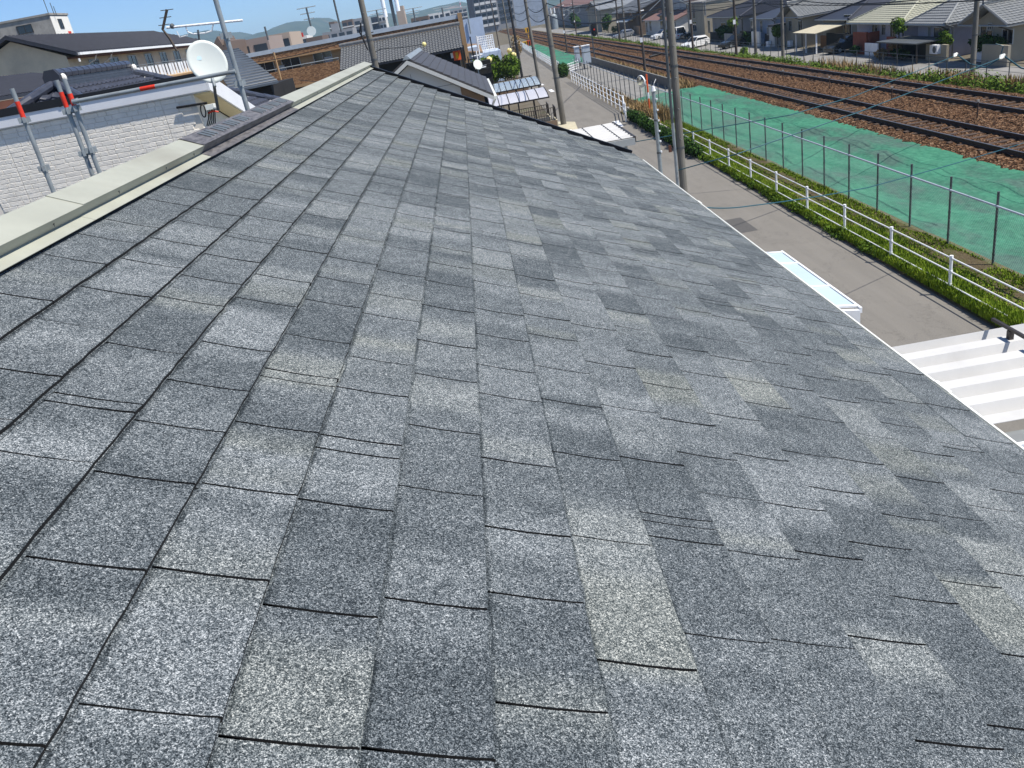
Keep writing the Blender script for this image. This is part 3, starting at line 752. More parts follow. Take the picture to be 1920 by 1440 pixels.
for c, e in ((C[0],R0),(C[1],R0),(C[2],R1),(C[3],R1)): ridge_tiles(th_, e+up, c+up, .10, 'hip_ridge', 'tile_blue')
mb = MB()
mb.prism([(TX-.17,TY-.10,TZ),(TX+.17,TY-.10,TZ),(TX+.18,TY-.10,TZ+.24),(TX+.1,TY-.10,TZ+.37),(TX-.1,TY-.10,TZ+.37),(TX-.18,TY-.10,TZ+.24)], (0,.12,0)); mb.build('ridge_end_tile', M['tile_slate'], th_)
for q in (R0+V((.16,.12,.12)), R1+V((.12,.05,.12))):
    mb = MB(); mb.sphere(q+V((0,0,.06)), .07, 8, 6, 1.3); mb.build('mortar', M['mortar_white'], th_)
# ---- television antennas rising from the tile roof
ant = thing('television_antenna', 'white boom television antenna above the satellite dish', 'antenna', at(375,120,Y=17.5))
q0, q1 = at(312,52,Y=17.5), at(455,38,Y=17.5)
mb = MB(); mb.tube(q0,q1,.022,8); mb.build('boom', M['white_paint'], ant)
mb = MB(); mb.path([at(348,50,Y=17.5),at(352,60,Y=17.5),at(362,64,Y=17.5),at(385,62,Y=17.5),at(397,58,Y=17.5),at(400,44,Y=17.5)], .014, 6); mb.build('stay', M['white_paint'], ant)
mb = MB(); mb.path([at(331,58,Y=17.5),at(337,70,Y=17.5),at(352,66,Y=17.5)], .010, 6); mb.build('feed_cable', M['white_paint'], ant)
mb = MB(); mb.tube(at(371,56,Y=17.5), at(381,125,Y=17.5), .02, 8); mb.build('mast', M['galv_dark'], ant)
for i in range(12):
    q = q0.lerp(q1, .04+i*.083); mb = MB(); mb.tube(q-V((0,.14,0)), q+V((0,.14,0)), .006, 5); mb.build('element', M['white_paint'], ant)
mb = MB(); mb.sphere(at(323,49,Y=17.5), .05, 8, 6); mb.build('balun', M['galv_dark'], ant)
old = thing('television_antenna', 'rusty dark bent television antenna left of the white boom', 'antenna', at(330,95,Y=17.8))
mb = MB(); mb.path([at(313,18,Y=17.8),at(305,55,Y=17.8),at(318,72,Y=17.8),at(332,96,Y=17.8)], .028, 6); mb.build('mast', M['pole_brown'], old)
for a, b in (((301,20),(325,17)),((299,34),(321,31)),((297,48),(318,45))):
    mb = MB(); mb.tube(at(*a,Y=17.8),at(*b,Y=17.8),.008,5); mb.build('element', M['galv_dark'], old)
# ---- apartment block, long side parallel to our ridge
AX, AY0, AY1, AEZ, ARX, ARZ = -25.7, 60, 91, 9.95, -29.9, 11.65
ap_ = thing('apartment_block', 'beige apartment block with dark hip roof and white laundry balconies', 'apartment block', (-30,75,0))
mb = MB(); mb.box((-33.6,AY0+.5,0),(AX-.95,AY1-.4,AEZ-.1)); mb.prism([(-33.6,AY0+.5,AEZ-.1),(AX-.95,AY0+.5,AEZ-.1),(ARX,AY0+.5,ARZ-.35)], (0,2,0)); mb.build('wall', M['wall_beige'], ap_)
mb = MB(); pr = [V((AX,AY0,AEZ)),V((AX,AY1,AEZ)),V((ARX,AY1-2.5,ARZ)),V((ARX,AY0,ARZ)),V((-34.1,AY0,AEZ)),V((-34.1,AY1,AEZ))]
dz = V((0,0,-.22))
mb.add(pr+[p+dz for p in pr], [(0,1,2,3),(3,2,5,4),(1,5,2),(6,9,8,7),(9,10,11,8),(7,8,11),(0,3,9,6),(3,4,10,9),(0,6,7,1),(4,5,11,10),(1,7,11,5)]); rf = mb.build('roof', M['tile_slate'], ap_)
sv = V((ARX-AX,0,ARZ-AEZ)); mb = MB(); nn = V((ARZ-AEZ,0,AX-ARX)).normalized()
for i in range(60):
    y = AY0+.1+i*(AY1-AY0-.2)/60; f = min(1,(AY1-y)/2.5); mb.tube(V((AX,y,AEZ))+nn*.01, V((AX,y,AEZ))+sv*f+nn*.01, .07, 5)
mb.build('roof_rib', M['tile_slate'], rf, kind='stuff')
mb = MB(); mb.box((AX-.95,AY0+.5,AEZ-.32),(AX-.02,AY1,AEZ-.225)); mb.build('soffit', M['soffit_brown'], ap_)
mb = MB(); mb.box((AX+.002,AY0+.2,AEZ-.2),(AX+.14,AY1+.3,AEZ-.04)); mb.build('gutter', M['white_paint'], ap_)
mb = MB(); mb.box((AX-.08,AY0+.1,AEZ-.6),(AX-.02,AY0+.3,AEZ-.4)); mb.build('downpipe', M['white_paint'], ap_)
for fl in range(3):
    zf = 7.45-fl*2.75
    mb = MB(); mb.box((AX-.945,AY0+9,zf-.14),(AX+.1,AY1-1,zf+.02)); mb.build('balcony_slab', M['concrete_trim'], ap_)
    for k in range(26):
        y = AY0+9.4+k*.84; mb = MB(); mb.box((AX+.03,y,zf+.1),(AX+.07,y+(.45 if k%3 else .62),zf+1.0)); mb.build('balcony_panel', M['white_paint'], ap_)
    mb = MB()
    for zz in (1.04,1.18): mb.tube((AX+.05,AY0+9,zf+zz),(AX+.05,AY1-1,zf+zz),.02,6)
    mb.build('balcony_rail', M['galv'], ap_)
    for k in range(7): window(ap_, (AX-.95, AY0+4.5+k*3.7, zf+1.15), 1.7, 1.75, 'E', 'frame_alu', 'glass_dark')
for k, y in enumerate((AY0+3.2,AY0+6.0)):
    mb = MB(); mb.path([(AX-.02,y,AEZ-.2),(AX-.3,y+.1,AEZ-.55),(AX-.85,y+.1,AEZ-.75),(AX-.9,y+.1,3)], .05, 6); mb.build('downpipe', M['white_paint'], ap_)
# nearer wing of the same estate, partly hidden by the tile roof
wg = thing('apartment_wing', 'low apartment wing with dark roof and brown soffit', 'apartment block', (-26,44,0))
g0 = at(0,187,Y=38); g1 = at(48,170,Y=46)
WX = g0.x-.0; ezw = g0.z
mb = MB(); mb.box((WX-10,38.5,0),(WX-.8,50,ezw-.1)); mb.build('wall', M['wall_beige'], wg)
slab_roof(wg, [(WX,36,ezw+.1),(WX,51,ezw+.1),(WX-4.5,51,ezw+1.15),(WX-4.5,36,ezw+1.15)], .14, 'tile_slate')
mb = MB()
for i in range(50): y = 36.1+i*.297; mb.tube((WX,y,ezw+.11),(WX-4.5,y,ezw+1.151),.05,5)
mb.build('roof_rib', M['tile_slate'], wg, kind='stuff')
slab_roof(wg, [(WX-4.5,36,ezw+1.15),(WX-4.5,51,ezw+1.15),(WX-9,51,ezw+.1),(WX-9,36,ezw+.1)], .14, 'tile_slate', 'roof_back')
mb = MB(); mb.box((WX-.8,36.2,ezw-.55),(WX-.02,50.8,ezw-.06)); mb.build('soffit', M['soffit_brown'], wg)
mb = MB(); mb.box((WX+.003,36,ezw-.62),(WX+.12,51,ezw-.48)); mb.build('gutter', M['white_paint'], wg)
# stair tower of a block farther off
tw = thing('stair_tower', 'grey concrete stair tower with side coloured pale as if sunlit rising over the dark roof', 'tower', (-50,101,0))
t0, t1 = at(92,28,Y=100), at(119,59,Y=104.5)
mb = MB(); mb.box((t0.x-14,100,0),(t0.x,104.5,t0.z)); mb.build('wall', M['concrete'], tw)
mb = MB(); mb.box((t0.x+.004,100.05,0),(t0.x+.02,104.45,t0.z-.1)); mb.build('side_panel', M['wall_white'], tw)  # paler sheet over this side puts its sunlight into the colour
mb = MB(); mb.box((t0.x-14.1,99.9,t0.z),(t0.x+.1,104.6,t0.z+.2)); mb.build('parapet', M['concrete'], tw)
for a, b in (((47,55),(1.7,.85)),): window(tw, at(*a,Y=100), b[0], b[1], 'S', 'frame_bronze', 'glass_dark')
for z in (-.9,-2.6): window(tw, (t0.x+.02,102,t0.z+z), 1.0, 1.0, 'E', 'frame_bronze', 'glass_dark')
mb = MB(); mb.box((t0.x+.021,103.1,t0.z-5),(t0.x+.06,103.8,t0.z-1.7)); mb.build('red_panel', M['scaf_red'], tw)
for a in ((92,28,78,-8),(101,25,94,5),(106,28,99,12)):
    p = at(a[0],a[1],Y=101); q = at(a[2],a[3],Y=101); mb = MB(); mb.tube(p,(p.x,p.y,q.z),.04,5); mb.build('roof_mast', M['galv_dark'], tw)
# ---------------------------------------------------------------- straight ahead: brown tiled flats, dark tiled house, grey gable
BY = 82.0
bb = thing('tiled_flats', 'low flats faced in brown tile with grey steel parapet', 'apartment block', (-10,BY,0))
L0, R0_ = at(400,112,Y=BY), at(858,31,Y=BY); pz0, pz1 = L0.z, R0_.z-.0
BXL, BXR = -24.0, R0_.x
pz = 7.5+.0072*BY
mb = MB(); mb.box((BXL,BY,0),(BXR,BY+14,pz-1.02)); mb.build('wall', M['wall_tan'], bb)
mb = MB(); mb.box((BXL,BY-.9,pz-.35),(BXR+.15,BY+14,pz)); mb.build('parapet', M['parapet_steel'], bb)
mb = MB(); mb.box((BXL,BY-.85,pz-.88),(BXR+.1,BY+14,pz-.352)); mb.build('tile_band', M['brown_tile'], bb)
mb = MB(); mb.box((BXL,BY-.95,pz-1.02),(BXR+.12,BY-.001,pz-.882)); mb.build('eaves_slab', M['concrete_trim'], bb)
mb = MB(); mb.box((BXR+.002,BY-1.0,0),(BXR+.4,BY+.5,pz+.1)); mb.build('end_pier', M['concrete_trim'], bb)
br_ = at(634,112,Y=BY-1.2)
mb = MB(); mb.box((-19.0,BY-1.25,4.75),(br_.x,BY-1.1,6.15)); mb.build('balcony_wall', M['brown_tile'], bb)
mb = MB(); mb.box((-19.2,BY-1.3,4.5),(br_.x+.1,BY-.001,4.748)); mb.build('balcony_slab', M['concrete_trim'], bb)
mb = MB(); mb.tube((-21.8,BY-1.2,6.36),(br_.x+.1,BY-1.2,6.36),.045,8); rl = mb.build('balcony_rail', M['galv'], bb)
for x in (-20.5,-18.9,-16.6,-14.2,br_.x): 
    mb = MB(); mb.tube((x,BY-1.2,6.15),(x,BY-1.2,6.36),.03,6); mb.build('rail_post', M['galv'], rl)
for px, py in ((498,128),(546,118),(605,106)): window(bb, at(px,py,Y=BY), 1.75, 1.5, 'S', 'frame_alu')
for px, py in ((530,138),(620,128)):
    p = at(px,py,Y=BY); mb = MB(); mb.box((p.x-.35,BY-.04,4.76),(p.x+.35,BY-.004,6.6)); mb.build('door', M['frame_alu'], bb)
for px, py in ((556,172),(620,163)): window(bb, at(px,py,Y=BY), 1.75, 1.3, 'S', 'frame_alu')
p = at(513,98,Y=70); mb = MB(); mb.tube((p.x,70,0),(p.x,70,p.z),.09,6); mb.build('bamboo_pole', M['concrete_trim'], label='tan wooden pole before the brown tiled balcony', cat='pole', loc=(p.x,70,0))
# lean-to with ribbed steel roof at its foot
ln = thing('ribbed_shed', 'shed with blue-grey ribbed steel roof below the brown tiled flats', 'shed', (-12,52,0))
a, b, c, d = at(385,112,Y=54), at(440,113,Y=54), at(525,150,Y=48), at(420,150,Y=46)
a = V((-15.5,54,8.35)); b = V((-13.6,54,8.3)); c = at(522,152,Y=47); d = V((-12.6,46,c.z-.02))
slab_roof(ln, [d,c,b,a], .1, 'sheet_roof')
for i in range(16):
    f = (i+.5)/16; p, q = d.lerp(a,f), c.lerp(b,f); mb = MB(); mb.tube(p+V((0,0,.02)),q+V((0,0,.02)),.045,5); mb.build('roof_rib', M['sheet_roof'], ln)
mb = MB(); mb.box((-15,47.2,0),(c.x-.5,53.5,min(c.z,d.z)-.12)); mb.build('wall', M['wall_dark'], ln)
# dark timber house with grey tiled roof, eaves towards us
DY = 70.0
dk = thing('dark_tiled_house', 'dark walled house with grey tile roof in front of brown flats', 'house', (-5,DY,0))
tl, tr, bl, brr = at(633,88,Y=DY+3.6), at(855,50,Y=DY+3.6), at(637,130,Y=DY), at(868,92,Y=DY)
zt, zb = (tl.z+tr.z)/2-.06, (bl.z+brr.z)/2
x0, x1 = bl.x, brr.x
mb = MB(); mb.hexa([(x0,DY,zb-.12),(x1,DY,zb-.12),(x1,DY+3.6,zt-.12),(x0,DY+3.6,zt-.12),(x0,DY,zb),(x1,DY,zb),(x1,DY+3.6,zt),(x0,DY+3.6,zt)]); rf = mb.build('roof', M['tile_slate'], dk)
sl = zt-zb; mb = MB(); tile_field(mb, (x0,DY,zb), (1,0,0), (0,3.6,sl), (0,-sl,3.6), x1-x0, math.hypot(3.6,sl), 0,0, (x1-x0)/42, .3, .07); mb.build('tile_field', M['tile_grey'], rf, kind='stuff')
mb = MB(); mb.hexa([(x0,DY+3.601,zt-.12),(x1,DY+3.601,zt-.12),(x1,DY+7.2,zb-.12),(x0,DY+7.2,zb-.12),(x0,DY+3.601,zt),(x1,DY+3.601,zt),(x1,DY+7.2,zb),(x0,DY+7.2,zb)]); mb.build('roof_back', M['tile_slate'], dk)
ridge_tiles(dk, (x0-.1,DY+3.6,zt+.1), (x1+.1,DY+3.6,zt+.1), .13, 'ridge_tile', 'tile_grey', 2)
mb = MB(); mb.box((x0+.3,DY+.9,0),(x1-.4,DY+6.5,zb+.1)); mb.build('wall', M['wall_dark'], dk)
p = at(857,104,Y=DY+.85); mb = MB(); mb.box(p+V((-.3,-.1,-.35)),p+V((.3,.04,.35))); sg = mb.build('sign_box', M['orange'], dk)
mb = MB(); mb.box(p+V((-.12,-.106,-.22)),p+V((.1,-.101,.24))); mb.build('sign_face', M['sign_yellow'], sg)
p = at(848,104,Y=DY+.85); mb = MB(); mb.box(p+V((-.12,-.08,-.2)),p+V((.12,.04,.2))); mb.build('meter_box', M['white_paint'], dk)
# light industrial block behind it
wh = thing('pale_workshop', 'pale blue-grey workshop block with low shingle porch roof', 'workshop', (3,118,0))
a, b = at(858,36,Y=118), at(905,30,Y=118)
mb = MB(); mb.box((a.x,118,0),(b.x-.1,135,b.z)); mb.build('wall', M['wall_blue'], wh)
for px in (867,880): p = at(px,48,Y=117.9); mb = MB(); mb.tube(p+V((0,-.1,-1)),p+V((0,-.1,.9)),.09,6); mb.build('vent_pipe', M['galv'], wh)
a = at(868,78,Y=100); b = at(897,98,Y=100)
mb = MB(); mb.box((a.x-.3,100.3,0),(b.x,110,a.z-.8)); mb.build('annex', M['wall_blue'], wh)
slab_roof(wh, [(a.x-1,99.6,a.z-.9),(b.x+.5,99.6,a.z-1.4),(b.x+.5,110,a.z-1.4+.6),(a.x-1,110,a.z-.3)], .15, 'wall_brown', 'annex_roof')
# ---- grey gabled neighbour
GY0, GY1 = 26.0, 34.2
gA, gE, gB, gF = at(762,110,Y=GY0), at(926,177,Y=GY0), at(785,94,Y=GY1), at(912,144,Y=GY1)
gx0, gz0 = gA.x, gA.z; ex, ezz = gE.x, gE.z; hw = ex-gx0
gb = thing('grey_gabled_house', 'grey gabled house with ribbed roof next beyond the shingle roof', 'house', (gx0,30,0))
mb = MB(); w2 = hw-.3
mb.prism([(gx0-w2,GY0+.25,0),(gx0+w2,GY0+.25,0),(gx0+w2,GY0+.25,ezz-.05),(gx0,GY0+.25,gz0-.2),(gx0-w2,GY0+.25,ezz-.05)], (0,GY1-GY0-.9,0)); gw = mb.build('wall', M['wall_grey'], gb)
p = at(862,158,Y=GY0+.25)
mb = MB(); zz = gz0-.2-(gz0-.27-ezz)*(p.x-gx0)/w2; mb.prism([(p.x,GY0+.246,0),(gx0+w2+.003,GY0+.246,0),(gx0+w2+.003,GY0+.246,ezz-.06),(p.x,GY0+.246,zz-.02)], (0,-.03,0)); bp = mb.build('brown_siding', M['wall_brown'], gb)
z = .3
while z < ezz+.6:
    mb = MB(); xe = gx0+w2; top = gz0-.22-(gz0-.27-ezz)*(xe-gx0)/w2
    if z < top: mb.box((p.x+.01,GY0+.205,z),(xe,GY0+.215,z+.14)); mb.build('siding_board', M['wall_brown'], gb)
    z += .155
for dzz in (.95,1.9):
    mb = MB(); hw3 = (gz0-.22-(gz0-dzz)) * w2/(gz0-.27-ezz); mb.box((gx0-hw3,GY0+.244,gz0-dzz-.006),(min(gx0+hw3,p.x),GY0+.2495,gz0-dzz+.006)); mb.build('panel_joint', M['galv_dark'], gb)
mb = MB(); mb.box((gx0-.006,GY0+.243,ezz-1),(gx0+.006,GY0+.2494,gz0-.45)); mb.build('panel_joint', M['galv_dark'], gb)
for s in (1,-1):
    e = gx0+s*hw
    pts = [(gx0,GY0,gz0),(e,GY0,ezz),(e,GY1,ezz),(gx0,GY1,gz0)]
    if s < 0: pts = pts[::-1]
    slab_roof(gb, pts, .05, 'sheet_roof_dark')
    for k in range(12):
        f = (k+.5)/12; x = gx0+(e-gx0)*f; z = gz0+(ezz-gz0)*f
        q = [V((x-s*.085*1,GY0+.02,z+.085*(gz0-ezz)/hw)), V((x+s*.095,GY0+.02,z-.095*(gz0-ezz)/hw))]
        mb = MB(); u = V((0,0,.006)); w = V((0,GY1-GY0-.04,0)); o2 = V((0,0,.02))
        v4 = [q[0]+u,q[1]+u,q[1]+u+w,q[0]+u+w]; 
        if s < 0: v4 = v4[::-1]
        mb.hexa(v4+[v4[0]+o2*.3,v4[1]+o2,v4[2]+o2,v4[3]+o2*.3] if s > 0 else v4+[x_+o2*.5 for x_ in v4]); mb.build('roof_panel', M['sheet_roof_dark'], gb)
    mb = MB(); d3 = V((0,0,-.30)); mb.prism([(gx0,GY0-.03,gz0-.052),(e,GY0-.03,ezz-.052),(e,GY0-.03,ezz-.17),(gx0,GY0-.03,gz0-.17)], (0,.028,0)); mb.build('verge_board', M['wall_grey'], gb)
mb = MB(); mb.hexa([(gx0-.12,GY0-.03,gz0-.03),(gx0+.12,GY0-.03,gz0-.03),(gx0+.12,GY1+.02,gz0-.03),(gx0-.12,GY1+.02,gz0-.03),(gx0-.04,GY0-.03,gz0+.07),(gx0+.04,GY0-.03,gz0+.07),(gx0+.04,GY1+.02,gz0+.07),(gx0-.04,GY1+.02,gz0+.07)]); mb.build('ridge_cap', M['galv'], gb)
mb = MB(); mb.box((ex-.02,GY0,ezz-.14),(ex+.09,GY1,ezz-.055)); mb.build('gutter', M['white_pvc'], gb)
mb = MB(); mb.path([(ex+.04,GY0+.2,ezz-.12),(ex-.1,GY0+.3,ezz-.35),(ex-.36,GY0+.38,ezz-.5),(ex-.38,GY0+.38,0)], .035, 6); mb.build('downpipe', M['white_pvc'], gb)
# ---------------------------------------------------------------- arched canopies, yards, carports along the road
def canopy(label, y0, y1, x0, x1, z, mat, n, posts):
    t = thing('arched_canopy', label, 'canopy', (x0,(y0+y1)/2,0))
    N = 8; prof = []
    for i in range(N+1):
        f = i/N; prof.append((y0+(y1-y0)*f, z-.55+.55*math.sin(math.pi*(.12+.38*f))/1.0))
    for k in range(n):
        xa, xb = x0+(x1-x0)*k/n+.02, x0+(x1-x0)*(k+1)/n-.02; mb = MB()
        for i in range(N):
            (ya,za), (yb,zb_) = prof[i], prof[i+1]; mb.hexa([(xa,ya,za-.005),(xb,ya,za-.005),(xb,yb,zb_-.005),(xa,yb,zb_-.005),(xa,ya,za),(xb,ya,za),(xb,yb,zb_),(xa,yb,zb_)])
        mb.build('roof_panel', M[mat], t)
    for k in range(n+1):
        x = x0+(x1-x0)*k/n; mb = MB(); mb.path([(x,a,b+.004) for a, b in prof], .03, 6); mb.build('rib', M['frame_bronze'], t)
    for j in (0,N):
        mb = MB(); a, b = prof[j]; mb.box((x0-.03,a-.035,b-.09),(x1+.03,a+.035,b-.005)); mb.build('beam', M['frame_bronze'], t)
    for x in posts:
        mb = MB(); mb.box((x-.05,y1-.4,0),(x+.05,y1-.3,prof[-2][1]-.02)); mb.build('post', M['frame_bronze'], t)
    return t
def cz(px, py, Y): return at(px,py,Y=Y)
a, b = cz(926,193,54), cz(1028,174,54); c = cz(1020,163,57)
canopy('milky arched polycarbonate canopy with six panels over the laundry', 54, 57, a.x-.3, b.x, c.z, 'polycarb_milk', 6, (a.x+1.0,b.x-.8))
a, b = cz(922,170,62.5), cz(1014,157,62.5); c = cz(1008,142,66)
canopy('clear arched polycarbonate canopy with nine panels behind the laundry', 62.5, 66, a.x-.2, b.x, c.z, 'polycarb', 9, (a.x+.6,b.x-1.7,b.x-.5))
mm('cloth_lilac', srgb(205,196,218), .9, .06, 8); mm('cloth_green', srgb(176,186,120), .9, .08, 8)
rod = None
mb = MB(); p, q = at(962,224,Y=55.5), at(1005,214,Y=55.5); mb.tube(p,(q.x,55.5,p.z),.02,6); mb.build('laundry_pole', M['galv'], label='thin laundry pole under the milky canopy', cat='pole', loc=p)
for px, w, h, m, lab in ((963,.55,.62,'cloth_lilac','wide lilac towel hanging on the laundry pole'),(978,.26,.42,'cloth_green','olive green towel hanging on the laundry pole'),(985,.26,.42,'cloth_lilac','small lilac towel hanging beside the green towel')):
    x = at(px,222,Y=55.5).x; mb = MB(); n = 8
    for j in range(5):
        for i in range(n+1): mb.v.append(V((x-w/2+w*i/n, 55.5-.03+.012*math.sin(i*2.1+j), p.z-.02-h*j/4)))
    for j in range(5):
        for i in range(n+1): mb.v.append(V((x-w/2+w*i/n, 55.5+.02+.012*math.sin(i*1.7+j), p.z-.02-h*j/4)))
    K = 5*(n+1)
    for o_ in (0,K):
        for j in range(4):
            for i in range(n): a_ = o_+j*(n+1)+i; mb.f.append((a_,a_+1,a_+n+2,a_+n+1))
    for i in range(n): mb.f.append((i,i+1,K+i+1,K+i))
    mb.build('towel', M[m], label=lab, cat='towel', loc=(x,55.5,p.z))
# yard walls with dark railings in front of the canopies
def railing(label, p0, p1, h, z0, step=.14):
    t = thing('yard_railing', label, 'railing', p0); p0, p1 = V(p0), V(p1); n = int((p1-p0).length/step)
    mb = MB(); mb.tube(p0+V((0,0,z0+h)),p1+V((0,0,z0+h)),.025,6); mb.build('top_rail', M['frame_bronze'], t)
    mb = MB(); mb.tube(p0+V((0,0,z0+.08)),p1+V((0,0,z0+.08)),.02,6); mb.build('bottom_rail', M['frame_bronze'], t)
    me = None
    for i in range(n+1):
        q = p0.lerp(p1,i/n)
        if me is None: mb = MB(); mb.box((-.014,-.014,.06),(.014,.014,h)); me = mb.mesh('baluster', M['frame_bronze'])
        link('baluster', me, t, q+V((0,0,z0)))
    return t
rl0, rl1 = at(990,230,Y=50), at(1040,218,Y=50)
for k, (Y_, px0, px1, lab) in enumerate(((51.0,955,1045,'dark railing on the yard wall beside the road pole'),(53.2,940,1033,'dark railing in front of the hanging laundry'))):
    a, b = at(px0,236,Y=Y_), at(px1,232,Y=Y_); railing(lab, (a.x,Y_,0), (b.x,Y_,0), .75, 1.15)
    mb = MB(); mb.box((a.x,Y_-.06,0),(b.x,Y_+.06,1.148)); mb.build('yard_wall', M['wall_brown' if k == 0 else 'concrete_dark'], label=('brown yard wall below the railing by the pole' if k == 0 else 'dark yard wall below the laundry railing'), cat='wall', loc=(a.x,Y_,0))
    railing(lab.replace('dark railing','short side railing'), (b.x,Y_,0), (b.x+.02,Y_+1.6,0), .75, 1.15)
    mb = MB(); mb.box((b.x-.06,Y_+.062,0),(b.x+.06,Y_+1.7,1.146)); mb.build('yard_side_wall', M['pave_cream'], label=('cream side wall of the railed yard by the pole' if k == 0 else 'cream side wall beside the laundry yard'), cat='wall', loc=(b.x,Y_+.8,0))
p = at(1010,245,Y=47); mb = MB(); mb.box((2.6,45.5,0),(4.4,45.6,1.1)); mb.box((2.6,45.4,1.102),(4.5,45.7,1.16)); mb.build('white_bench_wall', M['white_paint'], label='low white wall before the cream driveway', cat='wall', loc=(3.5,45.5,0))
mb = MB(); mb.box((4.75,46.6,0),(5.05,47.0,1.0)); mb.build('gate_post', M['white_paint'], label='white gate post at the foot of the road pole', cat='post', loc=(4.9,46.8,0))
def folded_roof(label, name, x0, x1, y0, y1, z, pitch, mat, clear=(), posts=(), beam=True, depth=.15, axis='X', slope=0.0):
    """folded steel sheet roof: each rib a panel of its own; ribs run along the given axis"""
    t = thing(name, label, 'carport', ((x0+x1)/2,(y0+y1)/2,0)); n = int((y1-y0)/pitch); pitch = (y1-y0)/n
    for k in range(n):
        ya = y0+k*pitch; w = pitch; c = k in clear
        pr = [(0,depth if not c else .01),(w*.42,depth if not c else .01),(w*.56,0),(w*.86,0),(w*.999,depth if not c else .01)]
        lo = [(a,b-.006) for a, b in pr]
        mb = MB(); mb.prism([(x0,ya+a,z+b) for a, b in pr]+[(x0,ya+a,z+b) for a, b in lo[::-1]], (x1-x0,0,slope)); mb.build('roof_sheet', M['polycarb_clear' if c else mat], t, )
        if c: mb = MB(); mb.box((x0,ya-.02,z-.002),(x1,ya+.03,z+depth)); mb.build('glazing_bar', M['white_paint'], t)
    for x, y in posts:
        mb = MB(); mb.box((x-.06,y-.06,0),(x+.06,y+.06,z-.011)); mb.build('post', M['frame_alu'], t)
    return t
a = folded_roof('white folded steel carport roof with clear strips below the gutter', 'steel_carport', 2.6, 8.2, 4.9, 10.0, 2.35, .46, 'roof_white', (4,5), ((3.0,5.2),(7.9,5.2),(3.0,9.7),(7.9,9.7)))
mb = MB(); y = 4.9; mb.box((6.41,4.9,2.62),(6.45,10.02,2.66)); by = mb.build('snow_stop', M['frame_bronze'], a)
for k in range(11):
    mb = MB(); mb.box((6.40,4.95+k*.4636,2.501),(6.46,5.02+k*.4636,2.618)); mb.build('stop_clip', M['frame_bronze'], by)
b = folded_roof('small white ribbed carport roof beyond the shingle eave', 'steel_carport', 2.4, 5.66, 31.4, 36.1, 2.4, .52, 'roof_white', (), ((3,31.8),(5.4,31.8),(3,35.8),(5.4,35.8)), depth=.08)
mb = MB(); mb.box((2.35,31.28,2.2),(5.7,31.39,2.45)); mb.build('front_beam', M['frame_alu'], b)
mb = MB(); mb.box((5.665,31.3,2.28),(5.74,36.15,2.5)); mb.build('side_gutter', M['frame_bronze'], b)
for x in (4.35,5.2):
    mb = MB(); mb.tube((x,31.4,2.475),(x,36.1,2.475),.02,6); mb.build('tie_bar', M['frame_bronze'], b)
# pale blue bay canopy beside the eave
bx = thing('bay_canopy', 'pale blue polycarbonate bay canopy with white frame by the gutter', 'canopy', (4.7,13.2,0))
c0, c1 = at(1464,474,Z=2.5), at(1618,577,Z=2.5); X1 = (c0.x+c1.x)/2; ya, yb = c1.y, c0.y
for k in range(3):
    y0_, y1_ = ya+.12+(yb-ya-.12)*(0,.32,.76)[k]+.03, ya+.12+(yb-ya-.12)*(.32,.76,1)[k]-.03; mb = MB()
    mb.hexa([(X1-1.2,y0_,2.66),(X1-.02,y0_,2.485),(X1-.02,y1_,2.485),(X1-1.2,y1_,2.66),(X1-1.2,y0_,2.672),(X1-.02,y0_,2.497),(X1-.02,y1_,2.497),(X1-1.2,y1_,2.672)]); mb.build('roof_panel', M['polycarb_blue'], bx)
for f in (0,.32,.76,1):
    y = ya+.12+(yb-ya-.12)*f; mb = MB(); mb.hexa([(X1-1.2,y-.03,2.655),(X1,y-.03,2.48),(X1,y+.03,2.48),(X1-1.2,y+.03,2.655),(X1-1.2,y-.03,2.69),(X1,y-.03,2.515),(X1,y+.03,2.515),(X1-1.2,y+.03,2.69)]); mb.build('glazing_bar', M['white_paint'], bx)
mb = MB(); mb.box((X1-.004,ya,2.42),(X1+.03,yb+.1,2.51)); mb.build('front_gutter', M['white_paint'], bx)
mb = MB(); mb.prism([(X1-1.2,ya-.02,2.05),(X1-.01,ya-.02,2.15),(X1-.01,ya-.02,2.475),(X1-1.2,ya-.02,2.65)], (0,.07,0)); mb.build('side_panel', M['white_paint'], bx)
for x in (X1-.05,X1-1.1):
    for y in (ya+.15,yb-.1): mb = MB(); mb.box((x-.04,y-.04,0),(x+.04,y+.04,2.4)); mb.build('post', M['white_paint'], bx)
# ---------------------------------------------------------------- fences along the road and the railway
def guard_fence(label, pts, h, rails, step, r_post=.045, r_rail=.026, z0=0.0, cap=True):
    """white pipe guard fence through pts (plan polyline)"""
    t = thing('guard_fence', label, 'guard fence', (*pts[0],z0)); P = [V((x,y,z0)) for x, y in pts]
    for f in rails:
        mb = MB(); mb.path([p+V((0,0,f)) for p in P], r_rail, 8); mb.build('rail', M['white_paint'], t)
    me = MB(); me.tube((0,0,-.05),(0,0,h),r_post,10); me.tube((0,0,h),(0,0,h+.02),r_post*1.2,10)
    for f in rails: me.tube((0,0,f-.035),(0,0,f+.035),r_post*1.25,10)
    me = me.mesh('post', M['white_paint'])
    for a, b in zip(P, P[1:]):
        n = max(1, round((b-a).length/step))
        for i in range(n+(1 if b is P[-1] else 0)): link('post', me, t, a.lerp(b,i/n))
    return t
ys = [17.17-2.78*2+2.78*k for k in range(12)]
guard_fence('white three-rail guard fence on the grass verge', [(9.95,ys[0]),(9.95,ys[-1])], .88, (.20,.52,.84), 2.78, .035, .0175, z0=.02)
guard_fence('white three-rail guard fence at the bend before the mirror', [(9.92,57.4),(10.0,70),(10.15,88)], 1.12, (.32,.68,1.06), 1.9, .05, .028)
